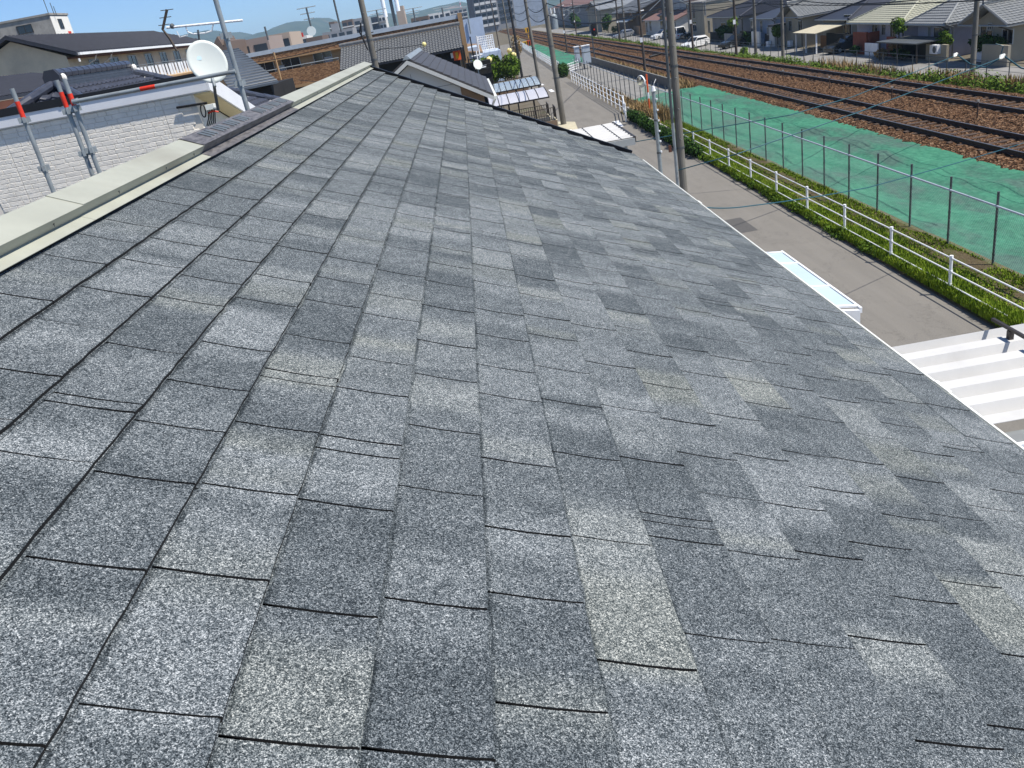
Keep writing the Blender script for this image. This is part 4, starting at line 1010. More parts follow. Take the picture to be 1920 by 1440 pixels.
guard_fence('short white fence return ending at the low concrete wall', [(9.25,53.2),(9.86,57.2)], 1.12, (.32,.68,1.06), 4.2, .06, .03)
guard_fence('white lattice guard fence far along the road', [(rx(9.9,104),104),(rx(9.9,230),230)], 1.15, (.2,.5,.8,1.1), 2.2, .05, .035)
guard_fence('short white cross fence at the access gate', [(10.6,97),(12.6,100.5)], 1.1, (.3,.55,.8,1.08), .5, .03, .03)
mb = MB(); mb.box((9.98,41.8,-.05),(10.13,57.0,.42)); mb.build('low_wall', M['concrete'], label='low grey concrete wall behind the dark hedge', cat='wall', loc=(10.05,49,0))
mb = MB(); leaves(mb, (10.25,96,.7), (.8,2.0,.85), 900, .14); mb.build('road_bush', M['hedge'], label='dark green bush at the gap in the guard fences', cat='bush', loc=(10.25,96,0))
# chain-link fence
cl = thing('chain_link_fence', 'chain-link fence with grey posts along the green weed cloth', 'fence', (11.6,30,0))
CX, cz0, cz1 = 11.6, .02, 1.52
pm = MB(); pm.tube((0,0,-.05),(0,0,1.84),.030,8); pm.tube((0,0,1.84),(0,0,1.86),.033,8)
for z in (.35,.95,1.5): pm.tube((0,0,z-.02),(0,0,z+.02),.036,8)
pm = pm.mesh('post', M['galv_dark'])
for k in range(-4,40): link('post', pm, cl, (CX,18.25+1.98*k,0))
mb = MB(); mb.tube((CX-.02,9,cz1),(CX-.02,97,cz1),.027,8); mb.build('top_rail', M['parapet_steel'], cl)
mb = MB(); mb.box((CX-.03,9,-.02),(CX+.03,97,.06)); mb.build('base_board', M['black_steel'], cl)
mm('link_wire', srgb(104,134,124), .5, .1, 5)
mb = MB(); p_ = .085; y = 9.0; hgt = cz1-cz0
def wire(y0, z0, y1, z1, x):
    w = .0034; b = len(mb.v); mb.v += [V((x-w,y0-w,z0)),V((x+w,y0+w,z0)),V((x+w,y1+w,z1)),V((x-w,y1-w,z1))]; mb.f.append((b,b+1,b+2,b+3))
while y < 58:
    wire(y,cz0,y+hgt,cz1,CX-.008); wire(y,cz1,y+hgt,cz0,CX-.013); y += p_
mb.build('wire_mesh', M['link_wire'], cl, kind='stuff')
mb = MB(); mb.box((15.2,66,-.05),(15.36,112,.75)); mb.build('trackside_wall', M['concrete_dark'], label='dark concrete retaining wall below the ballast', cat='wall', loc=(15.3,90,0))
# trackside cabinets
for (px, py, w, h, lab) in ((1084,113,1.0,3.0,'narrow pale grey trackside cabinet'),(1101,116,1.6,3.4,'wide pale grey trackside cabinet with chipped top')):
    p = at(px,py+4,Z=.5); t = thing('trackside_cabinet', lab, 'cabinet', (p.x,p.y,0)); s = .55
    mb = MB(); mb.box((p.x-w*s/2,p.y-.5,.62),(p.x+w*s/2,p.y+.5,.62+h*.55)); bd = mb.build('body', M['parapet_steel'], t)
    mb = MB(); mb.box((p.x-w*s/2-.06,p.y-.58,.621+h*.55),(p.x+w*s/2+.06,p.y+.58,.70+h*.55)); mb.build('lid', M['white_paint'], t)
    mb = MB(); mb.box((p.x-w*s/2+.05,p.y-.515,.70),(p.x+w*s/2-.05,p.y-.503,.55+h*.55)); mb.build('door', M['parapet_steel'], t)
    for dx in (-1,1):
        for dy in (-.4,.4): mb = MB(); mb.box((p.x+dx*w*s*.42-.05,p.y+dy-.05,0),(p.x+dx*w*s*.42+.05,p.y+dy+.05,.618)); mb.build('leg', M['galv_dark'], t)
# convex traffic mirror on an orange post
mp = V((10.45,51.5,0)); t = thing('traffic_mirror', 'round traffic mirror on an orange post by the dry grass', 'mirror', mp)
mb = MB(); mb.tube(mp,mp+V((0,0,1.35)),.05,8); mb.tube(mp+V((0,0,1.7)),mp+V((0,0,2.75)),.05,8); mb.build('post', M['orange'], t)
mb = MB(); mb.tube(mp+V((0,0,1.35)),mp+V((0,0,1.7)),.0505,8); mb.build('white_band', M['white_paint'], t)
c = mp+V((-.38,-.05,2.4)); dn2 = V((-.85,-.45,-.1)).normalized()
mb = MB(); mb.tube(c-dn2*.06,c+dn2*.02,.36,20); mb.build('back_shell', M['white_paint'], t)
u = dn2.orthogonal().normalized(); w = dn2.cross(u); mb = MB()
for i in range(5):
    for k in range(20): a = 2*math.pi*k/20; f = i/4; mb.v.append(c+dn2*(.024+.06*(1-f*f))+(u*math.cos(a)+w*math.sin(a))*.335*f)
for i in range(4):
    for k in range(20): mb.f.append((i*20+k,(i+1)*20+k,(i+1)*20+(k+1)%20,i*20+(k+1)%20))
mb.build('mirror_face', M['mirror_glass'], t, smooth=True)
mb = MB(); mb.tube(c,mp+V((0,0,2.4)),.03,6); mb.build('bracket', M['galv'], t)
# ---------------------------------------------------------------- poles
def utility_pole(base, h, label, r0=.17, r1=.11, mat='pole_concrete', arms=(), steps=True, bands=(3.2,5.4), lean=(0,0), extra=None, name='utility_pole', cat='utility pole', group=None):
    t = thing(name, label, cat, base, group); B = V(base); T = B+V((lean[0],lean[1],h))
    mb = MB(); mb.tube(B-V((0,0,.1)),T,r0,14,r1); mb.build('shaft', M[mat], t, smooth=False)
    for z in bands:
        q = B.lerp(T,z/h); mb = MB(); mb.tube(q,q+V((0,0,.06)),r0*(1-z/h)+r1*z/h+.012,12); mb.build('band', M['galv_dark'], t)
    if steps:
        for i in range(int((h-2.2)/.45)):
            z = 2.2+i*.45; q = B.lerp(T,z/h); s = 1 if i%2 else -1; mb = MB(); mb.tube(q,q+V((0,s*(r0+.14),0)),.011,5); mb.build('step_bolt', M['galv'], t)
    for z, L, d in arms:
        q = B.lerp(T,z/h); mb = MB(); dd_ = V(d).normalized(); s = V((-dd_.y,dd_.x,0)); a = q-dd_*L/2+s*.15; b = q+dd_*L/2+s*.15
        mb.hexa([a-V((0,0,.04))-s*.04,b-V((0,0,.04))-s*.04,b-V((0,0,.04))+s*.04,a-V((0,0,.04))+s*.04,a+V((0,0,.04))-s*.04,b+V((0,0,.04))-s*.04,b+V((0,0,.04))+s*.04,a+V((0,0,.04))+s*.04]); am = mb.build('crossarm', M['galv_dark'], t)
        for k in (.05,.35,.65,.95):
            c_ = a.lerp(b,k); mb = MB(); mb.tube(c_+V((0,0,.04)),c_+V((0,0,.24)),.045,8,.03); mb.build('insulator', M['white_paint'], am)
    return t, B, T
# concrete pole at the roadside with a grey riser pipe
b1 = at(1281,340,X=6.05); b1.z = 0
t, B, T = utility_pole(b1, 11.5, 'thick concrete pole with grey riser pipe beside the shingle eave', .118, .10, bands=(2.8,5.2,8.2), arms=((10.2,1.6,(1,.2,0)),), lean=(0,0))
mb = MB(); mb.tube(B+V((-.2,-.05,0)),B+V((-.19,-.05,3.6)),.05,8); mb.build('riser_pipe', M['galv'], t)
mb = MB(); mb.path([B+V((-.2,-.05,3.6)),B+V((-.2,-.05,6.2)),B+V((-.17,-.05,9))], .045, 8); mb.build('riser_cable', M['galv_dark'], t)
mb = MB(); mb.box(B+V((-.38,-.1,2.75)),B+V((-.30,.0,2.95))); mb.build('meter_box', M['soffit_brown'], t)
b2 = at(1239,325,X=6.0); b2.z = 0
t, B, T = utility_pole(b2, at(1228,172,X=6.0).z, 'slim grey service mast with white top beside the thick pole', .075, .06, 'galv', steps=False, bands=(2.2,3.3))
mb = MB(); mb.tube(T,T+V((0,0,.16)),.09,8,.05); mb.path([T+V((0,0,.1)),T+V((.05,0,.25)),T+V((.14,.1,.36))], .008, 5); mb.build('mast_cap', M['white_paint'], t)
for k in range(6): 
    z = T.z-.3-k*.35; mb = MB(); mb.box((B.x+.05,B.y-.07,z),(B.x+.11,B.y+.01,z+.05)); mb.build('cable_clamp', M['white_paint'], t)
b3 = at(1057,233,Z=0)
t, B, T = utility_pole(b3, 11.5, 'concrete pole with grey transformer beside the cream driveway', .2, .13, arms=((9.2,1.8,(1,.1,0)),(10.4,1.8,(1,.1,0))), bands=(3,5,8.5), lean=(-.25,0))
q = B.lerp(T,.56)+V((.55,.1,0)); mb = MB(); q = q-V((.12,0,0)); mb.tube(q-V((0,0,.45)),q+V((0,0,.35)),.24,14); mb.tube(q+V((0,0,.35)),q+V((0,0,.46)),.24,14,.1); tr_ = mb.build('transformer', M['galv'], t)
for dx in (-.12,.12): mb = MB(); mb.tube(q+V((dx,0,.5)),q+V((dx,0,.8)),.04,8); mb.build('bushing', M['white_paint'], tr_)
for px, py, lab, mat, hh, rr in ((1014,173,'weathered grey road pole behind the arched canopies','pole_concrete',12,.17),(979,144,'black road pole beside the garden hedge','pole_black',12,.17),(963,117,'slim grey pole behind the globe lamps','pole_concrete',12,.15),(937,92,'thin road pole far down the lane','pole_brown',12,.14)):
    bq = at(px,py,Z=0); utility_pole(bq, hh, lab, rr, rr*.7, mat, arms=((9.5,1.8,(1,.1,0)),(10.8,1.8,(1,.1,0))), bands=(4,8), lean=(-.3,0))
b4 = at(707,133,Y=38); b4.z = 0
t, B, T = utility_pole(b4, 11.5, 'rust streaked pole rising beyond the far end of the ridge', .15, .12, 'pole_concrete', arms=(), bands=(5.2,6.6,7.4), lean=(-.02,0))
mb = MB(); q = B.lerp(T,.6); mb.path([q,q+V((.4,0,.1)),q+V((1.4,0,0)),q+V((2.2,0,-.02))], .025, 6); la = mb.build('lamp_arm', M['galv_dark'], t)
mb = MB(); mb.sphere(q+V((2.25,0,-.04)), .1, 8, 6); mb.build('lamp', M['globe'], la)
mb = MB(); mb.path([B.lerp(T,.64)+V((-.2,-.1,0)),B.lerp(T,.66)+V((-.35,-.1,.2)),B.lerp(T,.7)+V((-.2,-.1,.1)),B.lerp(T,.68)+V((-.3,-.12,-.2)),B.lerp(T,.63)+V((-.16,-.1,-.2))], .03, 6); mb.build('cable_coil', M['wire'], t)
# overhead-line poles of the railway: slim brown posts with cantilever arms
def catenary(base, h, label, side, group, arm=3.2):
    t, B, T = utility_pole(base, h, label, .13, .10, 'pole_brown', steps=False, bands=(), name='catenary_pole', cat='catenary pole', group=group)
    q = B+V((0,0,6.2)); e = q+V((side*arm,0,.35)); mb = MB(); mb.tube(q,e,.04,8); ar = mb.build('cantilever', M['galv'], t)
    mb = MB(); mb.tube(q-V((0,0,1.3)),q.lerp(e,.75),.035,8); mb.build('brace', M['galv'], ar)
    mb = MB(); mb.path([e-V((side*.4,0,.05)),e-V((side*.4,0,.9)),e-V((side*1.0,0,1.1))], .03, 6); mb.build('registration_arm', M['galv'], ar)
    mb = MB(); mb.box(B+V((-.22,-.18,3.0)),B+V((.02,-.135,3.4))); mb.build('number_plate', M['white_paint'], t)
    for z in (5.6,7.0): mb = MB(); mb.tube(B+V((0,0,z)),B+V((side*.4,0,z)),.05,8); mb.build('insulator', M['white_paint'], t)
    return t
for k, (px, py, X) in enumerate(((1208,144,None),(1061,100,None))):
    p = at(px,py,Z=0); p.x = 16.0; catenary(p, 9.5, ('brown catenary pole by the end of the green weed cloth' if k == 0 else 'brown catenary pole behind the trackside cabinets'), 1, 'catenary poles on the near side')
for px, py, lab in ((1381,107,'catenary pole among the bright weeds on the bank'),(1299,86,'catenary pole in front of the parked white car'),(1163,83,'catenary pole by the overgrown garden'),(1080,58,'catenary pole near the level crossing')):
    p = at(px,py,X=26.0); p.z = -.2; catenary(p, 9.5, lab, -1, 'catenary poles on the far bank')
for px, py, lab in ((1417,97,'street pole with double transformer across the railway'),(1468,101,'plain concrete street pole before the tiled gable house'),(1825,107,'concrete street pole before the hedged garden'),(1121,66,'street pole before the white gabled house'),(1172,60,'street pole before the dark tiled house')):
    p = at(px,py,X=31.0); p.z = ZF; utility_pole(p, 11, lab, .17, .12, 'pole_concrete', arms=((9,1.6,(.2,1,0)),), bands=(3,6,8))
    if px == 1417:
        for dy in (-.35,.3):
            q = p+V((.1,dy,8.0)); mb = MB(); mb.tube(q,q+V((0,0,.7)),.14,10); mb.tube(q+V((0,0,.7)),q+V((0,0,.95)),.05,8); mb.build('pole_transformer', M['galv'], label=('right-hand' if dy < 0 else 'left-hand')+' small transformer on the double-transformer pole', cat='transformer', loc=q)
# colour light signal
p = at(1106,119,Z=0); p.x = 15.7; sg = thing('railway_signal', 'black oval railway signal showing a dim red lamp', 'signal', p)
mb = MB(); mb.tube(p,p+V((0,0,4.9)),.07,8); mb.build('post', M['galv_dark'], sg)
c = p+V((.35,-.1,3.8)); mb = MB(); mb.prism([c+V((.3*math.cos(a),0,(.5 if math.sin(a) > 0 else -.5)+.3*math.sin(a))) for a in [i*2*math.pi/20 for i in range(20)]], (0,.15,0)); bdy = mb.build('backboard', M['black_steel'], sg)
for k, z in enumerate((.42,0,-.42)):
    mb = MB(); mb.tube(c+V((0,-.12,z)),c+V((0,-.004,z)),.1,12); mb.build('lamp', M['scaf_red'] if k == 1 else M['glass_dark'], bdy)
# distance pegs between the tracks
peg = None; gtxt = 'short posts between the tracks'
for px, py in ((1479,150),(1408,140),(1571,164),(1695,185),(1864,214)):
    p = at(px,py,Z=.27); p.x = 20.6+random.uniform(-.1,.1); t = thing('track_peg', 'short brown peg standing between the two tracks', 'peg', p, gtxt)
    mb = MB(); mb.tube(p,p+V((0,0,.62)),.028,6); mb.build('stake', M['rust_rail'], t)
    mb = MB(); mb.box(p+V((-.05,-.03,.621)),p+V((.05,.03,.70))); mb.build('cap', M['concrete'], t)
# garden corner across the lane: hedge, globe lamps, black pergola, white cages, crossing equipment
mb = MB()
for k in range(34): leaves(mb, (.3+random.uniform(0,4.2), 84+random.uniform(-1.2,2.5), 2.9+random.uniform(-.7,.6)), (.8,.9,.7), 260, .15)
gh = mb.build('crown', M['bush'], None); gt = thing('garden_tree', 'broad clipped green garden tree behind the globe lamp', 'tree', (3.4,84.6,0)); gh.parent = gt; gh.location = -V((3.4,84.6,0))
mb = MB(); mb.tube((2.2,84.5,0),(2.4,84.6,2.8),.18,8,.1); mb.build('trunk', M['pole_brown'], gt)
for px, py, Y_, lab in ((917,112,76,'cream globe lamp in front of the clipped garden tree'),(963,103,86,'cream globe lamp right of the slim grey pole'),(955,95,92,'cream globe lamp left of the slim grey pole')):
    c = at(px,py,Y=Y_); t = thing('globe_lamp', lab, 'lamp', (c.x,c.y,0)); mb = MB(); mb.tube((c.x,c.y,0),c-V((0,0,.2)),.05,8); mb.build('post', M['concrete_trim'], t); mb = MB(); mb.sphere(c,.27,14,10); mb.build('globe', M['globe'], t, smooth=True)
pg = thing('garden_trellis', 'black iron garden trellis below the clipped tree', 'trellis', (2.5,80,0))
for i in range(7):
    x = .9+i*.75; mb = MB(); mb.tube((x,80,0),(x,80,1.9),.04,6); mb.build('upright', M['black_steel'], pg)
for z in (.9,1.85): mb = MB(); mb.tube((.7,80,z),(5.6,80,z),.04,6); mb.build('bar', M['black_steel'], pg)
mb = MB(); mb.box((.6,81,0),(5.2,81.3,1.6)); mb.build('garden_wall', M['wall_brown'], label='brown garden wall behind the black iron trellis', cat='wall', loc=(3,81,0))
# rooftop clutter: white balcony cages of the workshop
cg = thing('balcony_cage', 'white steel balcony cage on the blue-grey workshop', 'balcony', (5,108,3)); a = at(897,96,Y=108); b = at(928,92,Y=108); zt_ = at(905,68,Y=108).z
for k in range(9):
    x = a.x+(b.x-a.x)*k/8; mb = MB(); mb.tube((x,108,a.z),(x,108,zt_),.04,5); mb.tube((x,110,a.z),(x,110,zt_),.04,5); mb.build('upright', M['white_paint'], cg)
for k in range(7):
    z = a.z+(zt_-a.z)*k/6; mb = MB(); mb.tube((a.x,108,z),(b.x,108,z),.04,5); mb.build('bar', M['white_paint'], cg)
mb = MB(); mb.box((a.x-.1,107.9,a.z-.25),(b.x+.1,110.2,a.z-.02)); mb.build('floor', M['white_paint'], cg)
mb = MB(); mb.box((a.x-.3,106.5,0),(b.x+.6,115,a.z-.26)); mb.build('block_below', M['wall_blue'], label='blue-grey annexe below the white balcony cage', cat='building', loc=(5,110,0))
sc = thing('rooftop_rack', 'tangle of black and white pipes beside the dark house', 'pipe rack', (.6,64,0))
for i in range(14):
    p = at(868+random.uniform(0,34),118+random.uniform(-14,14),Y=66); mb = MB()
    if i%2: mb.tube(p,p+V((0,0,random.uniform(.6,1.6))),.05,5)
    else: mb.tube(p,p+V((random.uniform(.5,1.3),0,0)),.045,5)
    mb.build('pipe', M['black_steel' if i%3 else 'white_paint'], sc)
mb = MB(); p = at(885,118,Y=66); mb.box((p.x-.5,66.2,0),(p.x+1.4,67.4,p.z)); mb.build('plinth', M['wall_dark'], sc)
dq = at(895,122,Y=64); d2 = thing('satellite_dish', 'small white dish beside the pipe rack', 'satellite dish', (dq.x,64,0)); mb = MB(); mb.tube(dq,dq+V((.05,-.1,.04)),.32,16,.36); mb.build('dish', M['dish_white'], d2); mb = MB(); mb.tube((dq.x,64.1,0),dq+V((0,.1,0)),.04,6); mb.build('mast', M['galv'], d2)
for px, py, lab in ((985,84,'yellow level crossing alarm by the lane fence'),(993,82,'orange level crossing alarm by the pale boxes'),(989,57,'yellow level crossing alarm beyond the tracks')):
    c = at(px,py,Y=190 if py > 60 else 235); t = thing('crossing_alarm', lab, 'crossing alarm', (c.x,c.y,0)); mb = MB(); mb.tube((c.x,c.y,0),c,.09,6); mb.build('post', M['sign_yellow'], t); mb = MB(); mb.box(c+V((-.6,-.2,-.5)),c+V((.6,.2,.7))); mb.build('lamp_board', M['sign_yellow' if px != 993 else 'orange'], t)
    mb = MB(); mb.box(c+V((-.15,-.22,-.35)),c+V((.15,-.201,.55))); mb.build('dark_stripe', M['black_steel'], t)
mb = MB(); c = at(970,95,Y=150); leaves(mb, (c.x,150,2.2), (1.1,1.4,2.0), 500, .2); mb.build('shrub', M['dry_grass'], label='tall orange brown shrub beyond the globe lamps', cat='shrub', loc=(c.x,150,0))
# ---------------------------------------------------------------- houses across the railway
FARW_SHADED = {'wall_cream':(158,150,132),'wall_lavender':(166,164,176),'wall_white':(196,195,190),'wall_grey':(140,140,140),'wall_blue':(150,162,180),'wall_brown':(104,88,74)}  # darkened wall colours: the shade on these fronts is put into them
for k_, c_ in FARW_SHADED.items(): mm('far_'+k_, srgb(*c_), .85, .12, .6, dirt=((.16,.15,.14,1), .5))
def far_house(name, label, x0, x1, y0, y1, eave, rise, kind, wall, roofm, wins=(), over=.55, tiles=True, cat='house', ridge='X', z0=ZF, swins=(), tw=.3):
    """kind 'gable' (ridge along X or Y), 'hip' or 'flat'; wins are (px,py,w,h) on the front, swins on the near side"""
    t = thing(name, label, cat, ((x0+x1)/2,(y0+y1)/2,z0))
    mb = MB(); top = eave+.02
    if kind == 'gable' and ridge == 'X':
        ym = (y0+y1)/2; rr = rise*(y1-y0)/(y1-y0+2*over)
        mb.prism([(x0,y0,z0),(x0,y1,z0),(x0,y1,top),(x0,ym,top+rr),(x0,y0,top)][::-1], (x1-x0,0,0))
    elif kind == 'gable':
        xm = (x0+x1)/2; rr = rise*(x1-x0)/(x1-x0+2*over)
        mb.prism([(x0,y0,z0),(x1,y0,z0),(x1,y0,top),(xm,y0,top+rr),(x0,y0,top)], (0,y1-y0,0))
    else: mb.box((x0,y0,z0),(x1,y1,top))
    mb.build('wall', M['far_'+wall], t)
    X0,X1,Y0_,Y1_ = x0-over,x1+over,y0-over,y1+over; e = eave; th = .14; tf = MB()
    if kind == 'flat':
        mb = MB(); mb.box((x0-.1,y0-.1,eave+.021),(x1+.1,y1+.1,eave+.25)); mb.build('roof', M[roofm], t)
    elif kind == 'hip':
        h = min(X1-X0,Y1_-Y0_)/2
        if (Y1_-Y0_) > (X1-X0): A, B = V(((X0+X1)/2,Y0_+h,e+rise)), V(((X0+X1)/2,Y1_-h,e+rise))
        else: A, B = V((X0+h,(Y0_+Y1_)/2,e+rise)), V((X1-h,(Y0_+Y1_)/2,e+rise))
        C_ = [V((X0,Y0_,e)),V((X1,Y0_,e)),V((X1,Y1_,e)),V((X0,Y1_,e))]; mb = MB()
        if (Y1_-Y0_) > (X1-X0): fs = [(0,1,4),(1,2,5,4),(2,3,5),(3,0,4,5)]
        else: fs = [(0,1,5,4),(1,2,5),(2,3,4,5),(3,0,4)]
        mb.add(C_+[A,B]+[c-V((0,0,th)) for c in C_], fs+[(9,8,7,6),(0,6,7,1),(1,7,8,2),(2,8,9,3),(3,9,6,0)]); rf = mb.build('roof', M[roofm], t)
        if tiles:
            s = rise/h; H = math.hypot(h,rise)
            tile_field(tf, C_[3], (0,-1,0), (1,0,s), (-s,0,1), Y1_-Y0_, H, h, h, tw, .3)
            tile_field(tf, C_[0], (1,0,0), (0,1,s), (0,-s,1), X1-X0, H, h, h, tw, .3)
            tf.build('tile_field', M[roofm], rf, kind='stuff')
        ridge_tiles(t, A+V((0,0,.05)), B+V((0,0,.05)), .12, 'ridge_tile', roofm, 1 if tiles else 0)
        for c in (C_[0],C_[3],C_[1]): ridge_tiles(t, (A if (c-A).length < (c-B).length else B)+V((0,0,.05)), c+V((0,0,.05)), .1, 'hip_ridge', roofm)
    else:
        mb = MB()
        if ridge == 'X':
            ym = (Y0_+Y1_)/2; hw = (Y1_-Y0_)/2
            for s in (-1,1):
                ye_ = ym+s*hw; p = [(X0,ye_,e),(X1,ye_,e),(X1,ym,e+rise),(X0,ym,e+rise)]
                if s > 0: p = p[::-1]
                mb.hexa([V(q)-V((0,0,th)) for q in p]+p)
            rf = mb.build('roof', M[roofm], t); sl = rise/hw
            if tiles: tile_field(tf, (X0,Y0_,e), (1,0,0), (0,1,sl), (0,-sl,1), X1-X0, math.hypot(hw,rise), 0, 0, tw, .3); tf.build('tile_field', M[roofm], rf, kind='stuff')
            ridge_tiles(t, (X0-.05,ym,e+rise+.08), (X1,ym,e+rise+.08), .13, 'ridge_tile', roofm, 2 if tiles else 0)
            mb = MB()
            for s in (-1,1): mb.tube((X0-.02,ym+s*hw,e+.02),(X0-.02,ym,e+rise+.02),.09,6)
            mb.build('verge_trim', M[roofm], t)
        else:
            xm = (X0+X1)/2; hw = (X1-X0)/2
            for s in (-1,1):
                xe = xm+s*hw; p = [(xe,Y1_,e),(xe,Y0_,e),(xm,Y0_,e+rise),(xm,Y1_,e+rise)]
                if s > 0: p = p[::-1]
                mb.hexa([V(q)-V((0,0,th)) for q in p]+p)
            rf = mb.build('roof', M[roofm], t); sl = rise/hw
            if tiles: tile_field(tf, (X0,Y1_,e), (0,-1,0), (1,0,sl), (-sl,0,1), Y1_-Y0_, math.hypot(hw,rise), 0, 0, tw, .3); tf.build('tile_field', M[roofm], rf, kind='stuff')
            ridge_tiles(t, (xm,Y0_,e+rise+.06), (xm,Y1_,e+rise+.06), .12, 'ridge_tile', roofm, 1 if tiles else 0)
    if kind != 'flat':
        mb = MB(); mb.tube((X0-.05,Y0_,e-.06),(X0-.05,Y1_,e-.06),.06,6); gt_ = mb.build('gutter', M['galv'], t)
        mb = MB(); mb.path([(X0-.05,y0+.2,e-.1),(x0-.06,y0+.2,e-.45),(x0-.06,y0+.2,z0)], .045, 6); mb.build('downpipe', M['frame_bronze'], t)
    if (y1-y0) < 30:
        ya_ = y0+(y1-y0)*.55; mb = MB(); mb.box((x0-.42,ya_,z0),(x0-.08,ya_+.85,z0+.65)); mb.build('outdoor_unit', M['white_paint'], t)
    for px, py, w, h in wins: window(t, at(px,py,X=x0), w, h, 'W', 'frame_alu')
    for px, py, w, h in swins: window(t, at(px,py,Y=y0), w, h, 'S', 'frame_alu')
    return t
mm('wall_cream', srgb(206,196,172), .8, .08, .8, dirt=((.4,.36,.3,1), .3))
mm('roof_pale', srgb(160,160,144), .6, .1, 2)
mm('roof_brown', srgb(120,92,84), .7, .15, 2)
mm('wall_red', srgb(126,66,48), .85, .15, 3)
mm('wood', srgb(150,104,58), .8, .18, 4)
h1 = far_house('tiled_house','cream house with silver tile gable roof behind the hedged garden', XF,52, 59.0,63.4, 1.0,1.3,'gable','wall_cream','tile_silver', ((1890,68,1.3,1.0),(1857,50,.5,.5),(1850,72,1.6,1.8)), .8)
h2 = far_house('tiled_house','lavender-white house with silver tile hip roof and downpipe', XF,48, 66.9,71.6, 1.0,1.7,'hip','wall_lavender','tile_silver', ((1762,62,1.7,.9),(1776,63,1.1,.9),(1743,60,.4,.9)), .75)
mb = MB(); p = at(1788,60,X=XF-.05); mb.path([(XF-.75,p.y,1.0),(XF-.1,p.y,.7),(XF-.06,p.y,ZF)], .05, 6); mb.build('downpipe', M['galv_dark'], h2)
h3 = far_house('pale_roofed_house','lavender house with pale yellow-green roof behind red brick walls', XF,50, 73.8,83.0, 1.05,2.3,'hip','wall_lavender','roof_pale', ((1641,56,1.1,1.3),(1657,54,.7,1.1),(1675,57,1.0,1.5)), .7, True)
h4 = far_house('tiled_house','beige house with steep silver tile gable facing the tracks', XF,48, 96.5,101.8, 1.65,1.35,'gable','wall_cream','tile_silver', ((1501,50,1.2,1.3),(1482,48,1.0,1.2)), .75)
far_house('dark_roofed_house','house with plain dark roof between the pale roof and silver gable', XF+1,49, 86.5,93.5, 1.2,1.3,'hip','wall_cream','tile_slate', ((1590,46,1.8,1.9),), .6, False)
far_house('blue_walled_house','narrow blue-white house with dark flat eaves beside the street pole', XF,47, 105,112.5, 1.5,.9,'gable','wall_blue','tile_slate', ((1410,50,.9,1.5),(1428,50,.8,1.4)), .5, False, ridge='Y')
far_house('white_annexe','small white annexe standing in front of the stair rail', XF-1,XF+3, 102.8,104.6, .6,.2,'flat','wall_white','tile_slate', ((1440,58,.6,.9),))
h6 = far_house('grey_walled_house','grey-walled house with large dark blue hip roof and porch', XF,50, 117.5,132, 1.75,1.8,'hip','wall_grey','tile_slate', ((1357,52,2.4,1.4),(1330,50,1.2,1.8)), .6, True)
h7 = far_house('modern_house','beige flat-roofed modern two-storey house with tall window', XF,47, 136.5,146.5, 3.7,.3,'flat','wall_cream','concrete', ((1301,20,1.4,2.4),(1293,22,.9,2.6),(1322,16,.8,2.0),(1303,50,2.4,1.6)))
h8 = far_house('white_house','white house with brown lower roof and paired small windows', XF,44, 155,181, 1.3,1.1,'gable','wall_white','roof_brown', ((1213,51,1.7,1.9),(1220,49,1.7,1.9),(1242,45,3.2,3.2)), .4, False, ridge='Y')
far_house('white_upper_house','white two-storey gabled house with wide grey window', 41,50, 160,176, 4.0,1.4,'gable','wall_white','tile_grey', ((1213,22,6.0,2.6),(1256,12,2.0,2.0)), .6, False)
mb = MB(); p = at(1255,39,X=XF-.1); mb.box((XF-.14,p.y-.55,p.z-1.3),(XF-.004,p.y+.55,p.z+1.5)); bs = mb.build('blue_sign', M['glass_blue'], None, loc=p, label='tall blue shop banner on the white house wall', cat='sign')
mm('sign_blue', srgb(28,86,168), .5, .1, 2); bs.data.materials[0] = M['sign_blue']
for dz in (.9,.2,-.5):
    mb = MB(); mb.box((XF-.148,p.y-.25,p.z+dz-.18),(XF-.142,p.y+.25,p.z+dz+.18)); mb.build('banner_mark', M['white_paint'], bs)
far_house('dark_tiled_house','brown-walled house with grey tile roof and pale awning', XF,49, 187,215, 3.0,2.2,'gable','wall_brown','tile_grey', ((1183,28,3,2.4),), .8, True, ridge='Y', tw=.5)
far_house('white_gabled_house','cream gabled house with single window near the signal', XF,48, 238,262, 3.9,2.2,'gable','wall_cream','tile_silver', ((1117,29,3.5,2.4),), .6, False)
far_house('long_workshop','long dark workshop with brown roof near the level crossing', 44,60, 300,420, 5.5,3.2,'gable','wall_grey','roof_brown', tuple((1012+k*9,22-k*.5,6,3) for k in range(7)), .8, False, ridge='Y', cat='workshop')
far_house('grey_warehouse','big pale grey warehouse beyond the level crossing', 24,48, 480,560, 17,1,'flat','wall_blue','parapet_steel', (), cat='warehouse')
back = [('white','wall_white','tile_slate'),('blue-white','wall_blue','tile_slate'),('cream','wall_cream','roof_brown'),('grey','wall_grey','tile_grey')]
lab2 = ['behind the silver gable and hedge','behind the lavender downpipe house','behind the pale yellow-green roof','behind the dark roof','behind the steep silver gable','behind the blue-white house','behind the dark blue hip roof','behind the modern house','behind the white gabled house','behind the brown-walled house']
